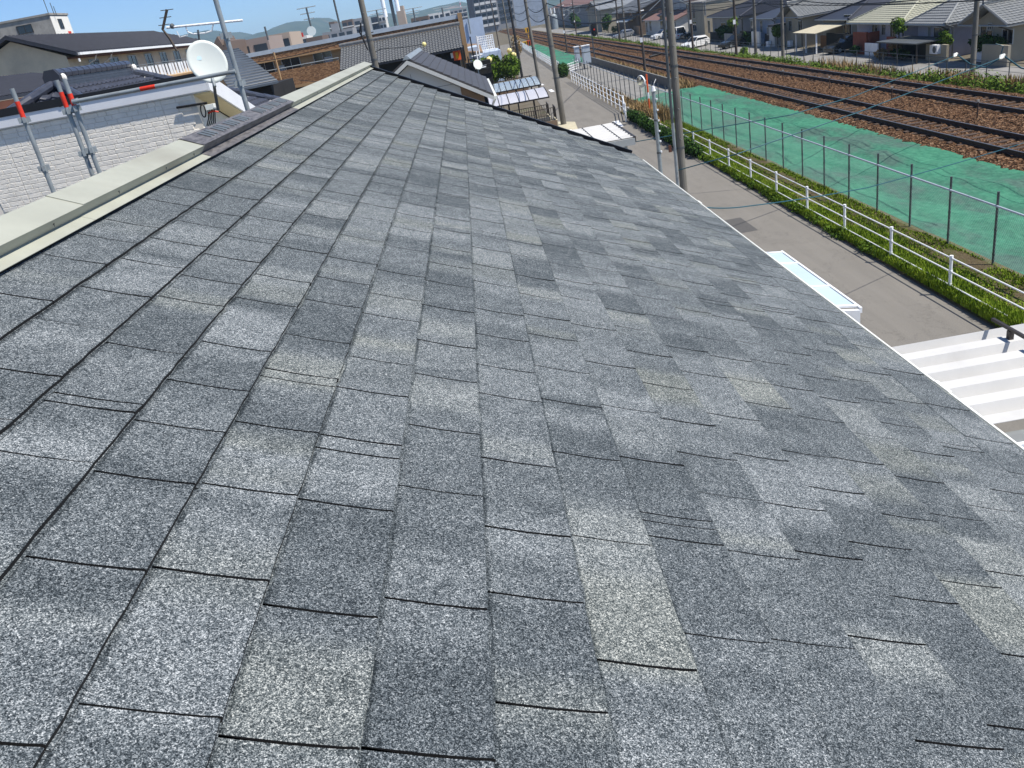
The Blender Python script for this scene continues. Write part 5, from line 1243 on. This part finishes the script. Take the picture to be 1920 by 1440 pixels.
for k, (y, w, e) in enumerate(((62,9,3.4),(75,9,4.4),(86,8,4.9),(98,9,4.6),(112,9,4.2),(124,10,4.8),(142,11,4.4),(160,12,4.6),(196,16,5.2),(236,20,5.6))):
    c, wm_, rm_ = back[k%4]; X_ = 54+3*(k%2)
    wn_ = []
    far_house('two_storey_house', f'{c} two-storey house {lab2[k]}', X_,X_+9, y*X_/45,y*X_/45+w, e,1.6,'gable' if k%3 else 'hip',wm_,rm_, (), .5, False)
    hh = [o for o in COL.objects if o.get('label','') == f'{c} two-storey house {lab2[k]}'][0]
    for q in (.2,.5,.8):
        window(hh, (X_, y*X_/45+w*q, e-1.2), 1.5, 1.2, 'W')
        window(hh, (X_, y*X_/45+w*q, e-3.9), 1.5, 1.3, 'W')
# garden walls, carports and clutter in front of those houses
def wallbox(name, label, cat, a, b, mat, z0=ZF): mb = MB(); mb.box((a[0],a[1],z0),(b[0],b[1],b[2])); return mb.build(name, M[mat], label=label, cat=cat, loc=((a[0]+b[0])/2,(a[1]+b[1])/2,z0))
p = at(1590,85,X=36.3)
rw = wallbox('brick_wall','tall red brick garden wall with two slots','wall',(36.3,78.5),(36.5,81.2,.35),'wall_red')
wallbox('brick_wall','red brick gate wall running back from the street','wall',(36.52,78.4),(39,78.55,.3),'wall_red')
wallbox('brick_wall','short red brick pillar wall beside the orange shrub','wall',(36.3,73.2),(36.5,74.6,.05),'wall_red')
wallbox('gate_wall','white slatted gate below the red brick wall','gate',(36.1,75.8),(36.2,78.3,-.5),'white_paint')
wallbox('garden_wall','pale block garden wall beside the lavender house','wall',(36.2,64.8),(36.4,67.8,-.35),'far_wall_cream')
wallbox('garden_wall','cream garden wall under the hedge','wall',(36.2,57.2),(36.4,60.2,-.2),'far_wall_cream')
wallbox('garden_wall','white gate wall beside the blue-white house','wall',(36.1,107),(36.3,110,.1),'wall_white')
wallbox('stone_wall','low grey wall before the dark blue hip roof house','wall',(36.2,115),(36.4,122,-.3),'concrete')
cp = thing('carport', 'cream-topped carport in front of the silver gable', 'carport', (36,92,ZF)); 
mb = MB(); a = at(1485,66,X=34.8); mb.hexa([(34.8,86.5,.35),(38.2,86.5,.75),(38.2,92.5,.75),(34.8,92.5,.35),(34.8,86.5,.41),(38.2,86.5,.81),(38.2,92.5,.81),(34.8,92.5,.41)]); mb.build('roof', M['pave_cream'], cp)
for y in (86.8,89.5,92.2): mb = MB(); mb.box((35.0,y-.06,ZF),(35.12,y+.06,.36)); mb.build('post', M['white_paint'], cp)
cp = thing('carport', 'flat grey carport roof beside the lavender house', 'carport', (36,69,ZF))
mb = MB(); mb.box((34.6,66.4,-.12),(37.4,73.0,-.03)); mb.build('roof', M['galv_dark'], cp)
for y in (66.6,69.7,72.8): mb = MB(); mb.box((34.8,y-.05,ZF),(34.9,y+.05,-.122)); mb.build('post', M['frame_bronze'], cp)
wallbox('timber_crate_fence','orange timber fence panels inside the cream-topped carport','fence',(37.6,88.6),(37.8,92.0,-.35),'wood')
ac = thing('air_conditioner', 'white air-conditioner unit by the carport post', 'air conditioner', (36,66.2,ZF)); mb = MB(); mb.box((35.9,65.6,-1.0),(36.3,66.7,-.35)); mb.build('casing', M['white_paint'], ac); mb = MB(); mb.tube((35.898,66.0,-.68),(35.89,66.0,-.68),.25,14); mb.build('fan_grille', M['galv_dark'], ac)
def shrub(name, label, c, r, n, sz, mat, cat='shrub', trunk=False):
    t = thing(name, label, cat, (c[0],c[1],ZF)); mb = MB()
    for _ in range(6): leaves(mb, (c[0]+random.uniform(-.4,.4)*r[0],c[1]+random.uniform(-.5,.5)*r[1],c[2]+random.uniform(-.4,.4)*r[2]), (r[0]*.6,r[1]*.6,r[2]*.6), n//6, sz)
    mb.build('crown', M[mat], t); mb = MB(); mb.tube((c[0],c[1],ZF),(c[0],c[1],c[2]),.08,6,.04); mb.build('trunk', M['pole_brown'], t)
shrub('garden_shrub','dark hedge behind the cream garden wall',(37,61.2,-.3),(.8,2.6,.9),900,.16,'hedge')
shrub('garden_shrub','pine shrub over the pale block garden wall',(36.8,66.2,.0),(.6,.9,.7),500,.13,'bush')
shrub('garden_tree','small bright tree before the porch',(35.8,116.5,1.2),(.9,1.4,.9),500,.22,'weed','tree')
shrub('garden_tree','cloud-pruned tree between pale roof and lavender house',(36.6,73.0,.9),(.8,1.0,.8),500,.16,'bush','tree')
shrub('garden_shrub','orange-leaved shrub against the red brick pillar',(36.0,72.4,-.7),(.5,1.0,.7),500,.14,'dry_grass')
shrub('garden_tree','leafy tree beside the concrete street pole',(36.4,101.5,.0),(.8,1.2,1.2),500,.18,'bush','tree')
shrub('garden_shrub','dark shrubs below the dark blue hip roof',(37.0,124,-.2),(.6,4.5,1.0),900,.25,'hedge')
shrub('garden_tree','dark tree by the brown-walled house',(36.5,222,1.2),(1.6,3.5,2.2),700,.4,'hedge','tree')
shrub('garden_tree','dark tree by the cream gabled house',(36.5,286,1.6),(2.0,6,2.6),700,.5,'hedge','tree')
# wire fence along the far bank
ff = thing('wire_fence', 'thin wire fence on the weedy bank across the tracks', 'fence', (28.0,80,-.6))
fm = MB(); fm.tube((0,0,-.1),(0,0,1.35),.028,6); fm = fm.mesh('post', M['galv_dark'])
for k in range(75): link('post', fm, ff, (28.0,34+2.0*k,-.62))
for z in (.25,.5,.72): mb = MB(); mb.tube((28.0,34,z),(28.0,184,z),.010 if z < .7 else .02,5); mb.build('wire', M['galv_dark'], ff)
# parked cars: body, glasshouse, wheels, lamps
mm('car_white', (.72,.73,.74), .25, .03, 1, spec=.6); mm('car_silver', (.36,.38,.41), .25, .05, 1, metal=.4, spec=.6); mm('car_dark', (.02,.022,.024), .2, .1, 1, spec=.7); mm('tyre', (.015,.015,.015), .9, .2, 4)
def car(label, x, y, rz, paint, L=4.2, W=1.7, Hh=1.5, van=False):
    t = thing('parked_car', label, 'car', (x,y,ZF)); c, s = math.cos(rz), math.sin(rz)
    def w(a, b, z): return V((x+a*c-b*s, y+a*s+b*c, ZF+z))
    side = [(-L/2,.28),(-L/2,.75),(-L/2+.15,.92),(-L*.12 if not van else -L*.38,.98),(L/2-.3,.98),(L/2,.8),(L/2,.28)] if False else [(L/2,.25),(L/2,.62),(L/2-.25,.80),(L*.18,.93),(-L/2+.12,.98),(-L/2,.7),(-L/2,.25)]
    mb = MB(); mb.prism([w(a,-W/2,z) for a, z in side], w(0,W/2,0)-w(0,-W/2,0)); body = mb.build('body', M[paint], t)
    top = [(L*.20,.925),(L*.02,Hh-.06),(-L*.05,Hh),(-L*.34,Hh-.03),(-L/2+.13,.975)]
    mb = MB(); lo, hi = W/2-.06, W/2-.2; n = len(top); vv = [w(a,-(lo if z < 1.05 else hi),z) for a, z in top]+[w(a,(lo if z < 1.05 else hi),z) for a, z in top]
    mb.add(vv, [tuple(range(n)),tuple(range(2*n-1,n-1,-1))]+[(i,n+i,n+(i+1)%n,(i+1)%n) for i in range(n)]); cab = mb.build('cabin', M[paint], t)
    def pane(pts): mb = MB(); mb.poly(pts); return mb.build('window', M['glass_dark'], cab)
    def in_(a, b, f): return a.lerp(b, f)
    for sgn in (-1,1):
        q = [w(L*.16,sgn*(lo+.004),.98), w(L*.03,sgn*(hi+.012),Hh-.12), w(-L*.32,sgn*(hi+.012),Hh-.11), w(-L*.42,sgn*(lo+.004),1.0)]; pane(q)
    pane([w(L*.195,-lo+.08,.96),w(L*.195,lo-.08,.96),w(L*.035,hi-.05,Hh-.08),w(L*.035,-hi+.05,Hh-.08)])
    pane([w(-L*.35,-hi+.05,Hh-.1),w(-L*.35,hi-.05,Hh-.1),w(-L/2+.105,lo-.08,1.02),w(-L/2+.105,-lo+.08,1.02)])
    for a in (L*.31,-L*.31):
        for sgn in (-1,1):
            mb = MB(); mb.tube(w(a,sgn*(W/2-.18),.3),w(a,sgn*(W/2+.01),.3),.3,14); wh_ = mb.build('wheel', M['tyre'], t)
            mb = MB(); mb.tube(w(a,sgn*(W/2+.011),.3),w(a,sgn*(W/2+.02),.3),.18,10); mb.build('rim', M['galv'], wh_)
    for sgn in (-1,1):
        mb = MB(); mb.box(w(L/2-.02,sgn*.55-.16,.58),w(L/2+.015,sgn*.55+.16,.7)); mb.build('headlight', M['glass_blue'], t)
        mb = MB(); mb.box(w(-L/2-.012,sgn*.62-.1,.62),w(-L/2+.02,sgn*.62+.1,.8)); mb.build('tail_lamp', M['scaf_red'], t)
    return t
p = at(1243,72,Z=ZF); car('white car parked on the gravel by the white house', p.x, p.y, rad(200), 'car_white', 4.3, 1.75, 1.5)
p = at(1308,92,Z=ZF); car('white hatchback parked behind the catenary pole', p.x+.5, p.y+3, rad(215), 'car_white', 4.4, 1.75, 1.5)
p = at(1362,92,Z=ZF); car('black car parked under the small bright tree', p.x+1.5, p.y+1, rad(200), 'car_dark', 4.2, 1.7, 1.5)
p = at(1292,72,Z=ZF); car('dark van parked between white house and modern house', p.x+1, p.y, rad(190), 'car_dark', 4.6, 1.75, 1.9)
p = at(1183,72,Z=ZF); car('silver car parked under the pale awning', p.x, p.y+8, rad(195), 'car_silver', 4.6, 1.8, 1.55)
p = at(1570,98,Z=ZF); car('dark blue car parked beside the tall red brick wall', 37.2, 84.6, rad(190), 'car_dark', 4.2, 1.7, 1.5)
p = at(1285,58,Z=ZF); car('white van parked against the white house', 36.4, 149.5, rad(92), 'car_white', 4.8, 1.8, 2.0)
aw = thing('awning', 'pale grey awning roof beside the silver car', 'awning', (36.5,196,ZF)); a = at(1145,55,X=35.5); mb = MB(); mb.hexa([(35.2,190,1.2),(38.0,190,2.0),(38.0,202,2.0),(35.2,202,1.2),(35.2,190,1.3),(38,190,2.1),(38,202,2.1),(35.2,202,1.3)]); mb.build('roof', M['galv'], aw)
for y in (190.3,201.7): mb = MB(); mb.tube((35.4,y,ZF),(35.4,y,1.24),.06,6); mb.build('post', M['galv_dark'], aw)

# dark panels, with plants, added to stand in for the shadow before the houses
for lab, y0, y1, z, m in (('dark panel standing for shade under the flat grey carport',68.2,72.0,-.2,'frame_bronze'),('dark panel standing for shade beside the short red pillar',70.4,72.9,-.5,'wall_dark'),('dark panel standing for shade behind the parked black car',112.5,116.5,.0,'wall_dark'),('black panel standing for shade beside the white gate wall',104.8,106.8,-.2,'black_steel'),('dark panel standing for shade at the back of the cream-topped carport',84.2,88.4,.1,'wall_dark'),('dark panel standing for shade left of the modern house',146.8,152,.2,'wall_dark'),('brown panel standing for shade by the silver car',184,190,.2,'wall_brown'),('dark panel standing for shade before the dark blue roof house',123,131,-.3,'wall_dark')):
    wallbox('shade_panel', lab, 'screen', (36.75,y0), (36.9,y1,z), m)
for lab, c, r, m in (('dark plants added for the shadow below the flat grey carport',(35.6,70.5,-1.1),(.4,1.8,.5),'hedge'),('pale dry plants beside the carport post',(35.4,74.0,-1.15),(.4,1.3,.5),'dry_grass'),('green plants at the foot of the street pole',(31.6,99,-1.0),(.5,1.2,.8),'weed'),('dark plants added for the shadow by the white slatted gate',(35.8,79.6,-1.1),(.4,.9,.5),'hedge'),('bushes in front of the blue-white house',(36.2,111.5,-.7),(.5,1.5,.9),'hedge'),('bushes at the white house corner',(36.2,153.8,-.5),(.7,1.6,1.0),'bush'),('hedge before the brown-walled house',(35.6,206,-.4),(.7,5,1.0),'hedge')):
    shrub('garden_shrub', lab, c, r, 420, .16, m)
HAZE = .0002
# ---------------------------------------------------------------- the far town and hills
mm('city_white', srgb(214,214,212), .8, .06, .05); mm('city_tan', srgb(172,156,142), .8, .08, .05); mm('city_grey', srgb(140,142,146), .8, .08, .05); mm('city_brown', srgb(104,90,82), .8, .08, .05); mm('city_pink', srgb(150,136,130), .8, .08, .05)
mm('city_glass', (.03,.04,.055), .25, .2, .05); mm('city_dark', srgb(60,66,80), .6, .1, .05)
CITY = 'town buildings beyond the brown flats'
def city_block(label, px, py, Y, w, mat, floors=5, depth=12, bands=True, name='town_building', fh=3.1, roofbox=True):
    """px,py: top of its left edge; w metres wide; balconies or window bands on each floor"""
    p = at(px,py,Y=Y); t = thing(name, label, 'building', (p.x+w/2,Y,0), CITY)
    mb = MB(); mb.box((p.x,Y,-.02),(p.x+w,Y+depth,p.z)); mb.build('wall', M[mat], t)
    if roofbox: mb = MB(); mb.box((p.x+w*.3,Y+2,p.z),(p.x+w*.55,Y+6,p.z+2.4)); mb.build('roof_house', M[mat], t)
    if bands:
        for k in range(floors):
            z = p.z-1.0-k*fh
            if z < 1.5: break
            n = max(2,int(w/2.6))
            for i in range(n): mb = MB(); a = p.x+w*(i+.14)/n; mb.box((a,Y-.12,z-1.35),(a+w/n*.72,Y-.004,z)); mb.build('window', M['city_glass'], t)
            mb = MB(); mb.box((p.x-.1,Y-.9,z-1.9),(p.x+w+.1,Y-.122,z-1.45)); mb.build('balcony', M['city_white' if mat != 'city_white' else 'city_grey'], t)
    return t
mb = MB(); a = at(396,92,Y=141); b = at(433,76,Y=141); mb.prism([(a.x,140.5,0),(b.x,140.5,0),(b.x,140.5,b.z),(b.x-1.0,140.5,b.z+.2),(a.x+2.2,140.5,a.z-.2),(a.x+1.6,140.5,a.z+1.6),(a.x,140.5,a.z-.2)], (0,10,0)); mb.build('saw_roof_house', M['city_brown'], label='brown house with pointed saw roof left of the tan block', cat='building', loc=(a.x,140.5,0))
for lab, px, py, Y, wpx, mat, fl, rb in (
    ('tan block with small windows beside the saw roof', 434,80,150,62,'city_pink',3,False),
    ('cream apartment block with orange balconies', 496,68,165,42,'city_tan',4,False),
    ('low white offices in the distance', 532,80,330,20,'city_white',2,False),
    ('white block with red roof sign', 553,70,300,20,'city_white',4,False),
    ('brown low hall in the distance', 573,72,240,28,'city_brown',2,False),
    ('grey stepped apartment block behind the rusty antenna', 604,62,330,52,'city_grey',6,True),
    ('slim dark rooftop block in the far town', 616,42,420,9,'city_brown',6,False),
    ('brown tower block beside the rust streaked pole', 640,39,380,18,'city_brown',6,False),
    ('pale block behind the rust streaked pole', 662,36,360,24,'city_grey',6,False),
    ('dark blue apartment slab right of the pole', 695,33,420,13,'city_dark',7,False),
    ('white balcony wing of the apartment slab', 708,30,421,12,'city_white',8,False),
    ('tall cream tower with blank side', 741,13,520,13,'city_tan',14,False),
    ('round-roofed brown hall in the far town', 770,35,300,30,'city_brown',2,False),
    ('low pale block left of the white workshop', 802,27,420,38,'city_white',2,False),
    ('pale block under the red and white mast', 842,20,640,30,'city_grey',3,False)):
    city_block(lab, px, py, Y, wpx*Y/1514, mat, fl, 12, lab.find('blank') < 0, roofbox=rb)
p = at(560,68,Y=299); mb = MB(); mb.box((p.x-.9,299,p.z-.4),(p.x+1.6,299.4,p.z+.9)); mb.build('roof_sign', M['scaf_red'], label='red roof sign on the distant white block', cat='sign', loc=p)
near_ = ('the tan block with small windows','the orange balconies','the short antenna mast','the red roof sign','the brown low hall','the white antenna dish','the stepped apartment block','the twin whip mast','the brown tower block','the rust streaked pole','the apartment slab','the phone mast','the cream tower','the branched antenna','the round-roofed hall','the end pier')
DL = [f'small distant town block behind {q}' for q in near_]
for k in range(16):
    px = 500+k*24+random.uniform(-6,6); Y = random.uniform(420,900); hz = 40-(px-860)*.187
    cname = random.choice(('city_white','city_grey','city_tan','city_pink'))
    city_block(DL[k], px, hz-random.uniform(-3,5), Y, random.uniform(5,9)*Y/600, cname, 2, 10, True, roofbox=False)
# high-rise beside the railway
tw2 = thing('high_rise', 'tall grey high-rise with rows of balconies beside the railway', 'high-rise', (14,420,0), CITY)
p, q = at(884,50,Y=420), at(925,42,Y=430)
mb = MB(); mb.box((p.x,420,0),(p.x+2.4,440,48)); mb.build('dark_pier', M['city_dark'], tw2)
mb = MB(); mb.box((p.x+2.41,420.5,0),(p.x+14,440,46)); mb.build('wall', M['city_grey'], tw2)
for k in range(13):
    z = 3+k*3.2
    for i in range(4):
        x = p.x+3+i*2.7; mb = MB(); mb.box((x,419.9,z),(x+2.2,420.49,z+1.1)); mb.build('balcony', M['city_white'], tw2)
        mb = MB(); mb.box((x+.1,420.3,z+1.2),(x+2.1,420.48,z+2.6)); mb.build('window', M['city_glass'], tw2)
t2 = thing('high_rise', 'dark grey slab tower behind the road poles', 'high-rise', (26,470,0), CITY); p = at(934,30,Y=470); mb = MB(); mb.box((p.x,470,0),(p.x+9,490,40)); mb.build('wall', M['city_grey'], t2)
for k in range(10): mb = MB(); mb.box((p.x+.5,469.6,4+k*3.4),(p.x+8.5,469.99,5.6+k*3.4)); mb.build('window_band', M['city_glass'], t2)
# masts and antennas on the flats
def roof_mast(px0, py0, px1, py1, Y, r, label, dish=None, arms=0):
    a, b = at(px0,py0,Y=Y), at(px1,py1,Y=Y); t = thing('roof_antenna', label, 'antenna', b); mb = MB(); mb.tube((b.x,Y,b.z),(b.x,Y,a.z),r,6); mb.build('mast', M['galv_dark'], t)
    for i in range(arms): z = a.z-i*(a.z-b.z)*.22; mb = MB(); mb.tube((b.x-.9+.2*i,Y,z),(b.x+.9-.2*i,Y,z),r*.5,5); mb.build('element', M['galv'], t)
    if dish: c = V((b.x,Y-.3,at(*dish,Y=Y).z)); mb = MB(); mb.tube(c,c+V((0,-.15,0)),.42,16); mb.build('dish', M['dish_white'], t)
roof_mast(575,14,586,62, BY+2, .09, 'antenna mast with white dish on the brown flats', (586,58), 3)
roof_mast(627,-20,640,60, BY+3, .1, 'twin whip antenna mast on the brown flats', None, 1)
roof_mast(496,50,503,75, BY+3, .1, 'short antenna mast on the brown flats', None, 0)
roof_mast(700,20,712,48, BY+3, .08, 'thin antenna mast right of the rust streaked pole', None, 2)
ms = thing('phone_mast', 'grey mobile phone mast with white panel antennas on the flats', 'phone mast', at(742,48,Y=BY+4)); a = at(742,48,Y=BY+4)
mb = MB(); mb.tube(a-V((0,0,1)),a+V((0,0,7)),.16,8); mb.build('mast', M['galv_dark'], ms)
for dx, dz in ((-.75,.9),(.55,1.2)): mb = MB(); mb.tube(a+V((dx,-.2,dz)),a+V((dx,-.2,dz+3.2)),.2,10); mb.build('panel_antenna', M['white_paint'], ms)
for k in range(3): mb = MB(); mb.tube(a+V((-.8,-.1,2.4+k*1.3)),a+V((.7,-.1,2.4+k*1.3)),.05,5); mb.build('bracket', M['galv'], ms)
roof_mast(772,16,779,40, BY+3, .07, 'branched antenna mast right of the phone mast', None, 4)
roof_mast(828,14,832,33, BY+3, .07, 'small antenna mast near the end pier', None, 3)
rm = thing('broadcast_mast', 'thin red and white broadcast mast on the far hill', 'mast', at(866,24,Y=2600)); a = at(866,26,Y=2600); b = at(866,0,Y=2600)
for k in range(6): mb = MB(); mb.tube((a.x,2600,a.z+(b.z-a.z)*k/6),(a.x,2600,a.z+(b.z-a.z)*(k+1)/6),1.6,6); mb.build('section', M['scaf_red' if k%2 == 0 else 'white_paint'], rm)
# hills
def hill_material():
    t = NT('wooded_hill'); c = t.ramp(t.noise(.006, 8, .65), [(.35,(.035,.055,.03)),(.55,(.06,.085,.045)),(.70,(.10,.10,.06))])
    c = t.mix(t.ramp(t.noise(.0045, 4, .5), [(.62,(0,0,0)),(.68,(1,1,1))]), c, (.26,.17,.12,1))
    t.con(c, 'Base Color'); t.set('Roughness', 1); t.set('Specular IOR Level', 0); t.bump(t.noise(.02,7), 1, 20); return t.m
M['hill'] = hill_material()
def hills(sky_pts, Y, depth, name='hills'):
    P = [at(px,py,Y=Y) for px, py in sky_pts]; mb = MB(); nx = 140; ny = 14; x0, x1 = P[0].x, P[-1].x
    import bisect
    xs = [p.x for p in P]
    def top(x):
        i = min(max(bisect.bisect(xs,x)-1,0),len(P)-2); f = (x-xs[i])/(xs[i+1]-xs[i]); f = f*f*(3-2*f); return P[i].z+(P[i+1].z-P[i].z)*f
    for j in range(ny+1):
        v = j/ny
        for i in range(nx+1):
            x = x0+(x1-x0)*i/nx; h = top(x)*(math.sin(v*math.pi*.5) if v < 1 else 1); h += (math.sin(x*.021+j*1.7)+math.sin(x*.043-j*2.1)*.6)*6*v*(1-v)*2
            mb.v.append(V((x, Y-depth*(1-v), max(-1,h+ (random.uniform(-2.5,2.5) if v > .2 else 0)))))
    for j in range(ny):
        for i in range(nx): a = j*(nx+1)+i; mb.f.append((a,a+1,a+nx+2,a+nx+1))
    n = len(mb.v)
    for i in range(nx+1): mb.v.append(V((x0+(x1-x0)*i/nx, Y+depth*.8, -1)))
    for i in range(nx): a = ny*(nx+1)+i; mb.f.append((a,a+1,n+i+1,n+i))
    return mb.build(name, M['hill'], smooth=True, kind='structure')
hills([(-500,240),(-300,190),(0,170),(200,130),(330,95),(372,62),(395,56),(412,57),(425,63),(440,60),(462,62),(480,68),(496,68),(508,58),(520,62),(535,50),(552,42),(566,38),(580,40),(600,34),(622,34),(636,42),(655,40),(680,34),(705,29),(730,25),(760,28),(790,22),(815,14),(840,8),(858,4),(870,5),(890,9),(930,4),(1000,-14),(1100,-30),(1400,-85),(2100,-205)], 4200, 1400)

# ---------------------------------------------------------------- air: thin haze over the whole place
mb = MB(); mb.box((-5400,-500,-6),(5400,5700,178)); hz = mb.build('haze', None, kind='stuff')
hm = bpy.data.materials.new('thin_haze'); hm.use_nodes = True; hn = hm.node_tree.nodes; hn.remove(hn['Principled BSDF'])
pv = hn.new('ShaderNodeVolumePrincipled'); pv.inputs['Density'].default_value = HAZE; pv.inputs['Color'].default_value = (.55,.78,1,1); pv.inputs['Anisotropy'].default_value = .2
hm.node_tree.links.new(pv.outputs[0], hn['Material Output'].inputs['Volume']); hz.data.materials.append(hm)
# ---------------------------------------------------------------- overhead wires
def cable(label, pts, r, mat='wire', sag=0.0, group=None, n=14, cat='cable', name='overhead_wire'):
    P = [V(p) for p in pts]; out = []
    for a, b in zip(P, P[1:]):
        for i in range(n): f = i/n; out.append(a.lerp(b,f)-V((0,0,sag*4*f*(1-f))))
    out.append(P[-1]); mb = MB(); mb.path(out, r, 5); return mb.build(name, M[mat], label=label, cat=cat, group=group, loc=P[0])
# contact, messenger and feeder wires over the two tracks
for tx, w in zip(TRACKS, ('track nearer the weed cloth', 'track beside the weedy bank')):
    ysup = [20,80,138,200,260,330]
    cable(f'contact wire over the {w}', [(tx+.1,y,5.4) for y in ysup], .012, sag=.0, cat='wire')
    cable(f'sagging messenger wire over the {w}', [(tx+.1,y,6.4) for y in ysup], .014, sag=.75, cat='wire')
for x, zz, lab in ((16.0,8.9,'upper feeder wire along the near catenary poles'),(16.2,7.2,'lower feeder wire along the near catenary poles'),(26.0,8.8,'upper feeder wire along the far catenary poles'),(25.8,7.0,'lower feeder wire along the far catenary poles'),(26.1,4.6,'thick low cable along the far catenary poles')):
    cable(lab, [(x,y,zz) for y in (20,80,138,200,260)], .022 if zz > 5 else .035, sag=.6, cat='wire')
for dy, zz, lab in ((0,6.9,'top street wire before the far houses'),(.3,6.1,'second street wire before the far houses'),(-.3,4.7,'thick street cable before the far houses'),(.1,3.9,'low street cable before the far houses')):
    cable(lab, [(31+dy,y,zz) for y in (30,52,80,90,124,160,210)], .022 if zz > 5 else .04, sag=.45, cat='wire')
# road-side lines from pole to pole
pl = [at(1281,340,X=6.05), at(1057,233,Z=0), at(1014,173,Z=0), at(979,144,Z=0), at(963,117,Z=0), at(937,92,Z=0)]
for k, (zz, off) in enumerate(((10.5,-.6),(10.5,.1),(10.5,.7),(7.6,.2),(6.9,.2))):
    cable(('left','middle','right','thick upper','thick lower')[k]+' line strung between the road poles', [(p.x+off-.25,p.y,zz) for p in pl], .016 if zz > 8 else .03, sag=.5, cat='wire')
# blue sheathed service cables crossing the railway, with white dead-end grips
def service(label, a, b, c, d):
    t = thing('service_cable', label, 'cable', a); mb = MB(); pts = [a,b,c,d]; out = []
    for p, q in zip(pts, pts[1:]):
        for i in range(8): out.append(p.lerp(q,i/8))
    out.append(d); mb.path(out, .017, 6); mb.build('sheath', M['wire_blue'], t)
    for k, f in enumerate((.0,.012,.024)):
        q = a.lerp(b,f); e = a.lerp(b,f+.02); mb = MB(); mb.path([q+V((0,.05*k,.06)),q.lerp(e,.5)+V((0,0,.1)),e+V((0,-.04,-.03))], .045, 5); mb.build('dead_end_grip', M['white_pvc'], t)
    mb = MB(); mb.path([a+V((.0,0,0)),a+V((.5,-.3,-.5)),a+V((1.1,-.6,-.75)),a+V((1.6,-.9,-.4)),a+V((1.7,-.95,.15)),a+V((1.4,-.8,.3))], .03, 6); mb.build('spare_loop', M['wire_blue'], t)
A1, B1, C1_, D1 = at(1795,103,X=24), at(1600,181,X=15), at(1480,216,X=11), at(1150,273,X=5.0)
service('blue service cable with coiled end ending at the small carport', A1, B1, C1_, D1)
A2, B2, C2, D2 = at(1884,106,X=21), at(1605,212,X=12), at(1384,288,X=7.4), at(1272,319,X=5.9)
service('blue service cable with white grips ending at the thick pole', A2, B2, C2, D2)
A3, B3, C3 = at(1920,268,X=13), at(1626,352,X=7.6), at(1400,387,X=4.2)
cable('lowest blue service cable dropping to the shingle eave', [A3,B3,C3,at(1322,389,X=3.2)], .010, 'wire_blue', sag=.02, cat='cable')
cable('dark slack cable from the transformer pole to the far bank', [at(1060,98,Y=57)+V((0,0,0)), at(1130,85,X=14), at(1255,100,X=20), at(1330,112,X=24)], .035, sag=.3, cat='cable')
bx_ = at(1228,104,X=19.5); mb = MB(); mb.tube(bx_-V((.6,.2,0)), bx_+V((.6,.2,.05)), .13, 8); mb.build('cable_closure', M['black_steel'], label='black cable closure hanging on the slack cable', cat='cable box', loc=bx_)
for k, (a, b) in enumerate((((430,120),(700,60)),((560,150),(760,128)))):
    cable('%s thin wire crossing the dark tile roof' % ('upper','lower')[k], [at(*a,Y=60), at(*b,Y=40)], .02, sag=.3, cat='wire')
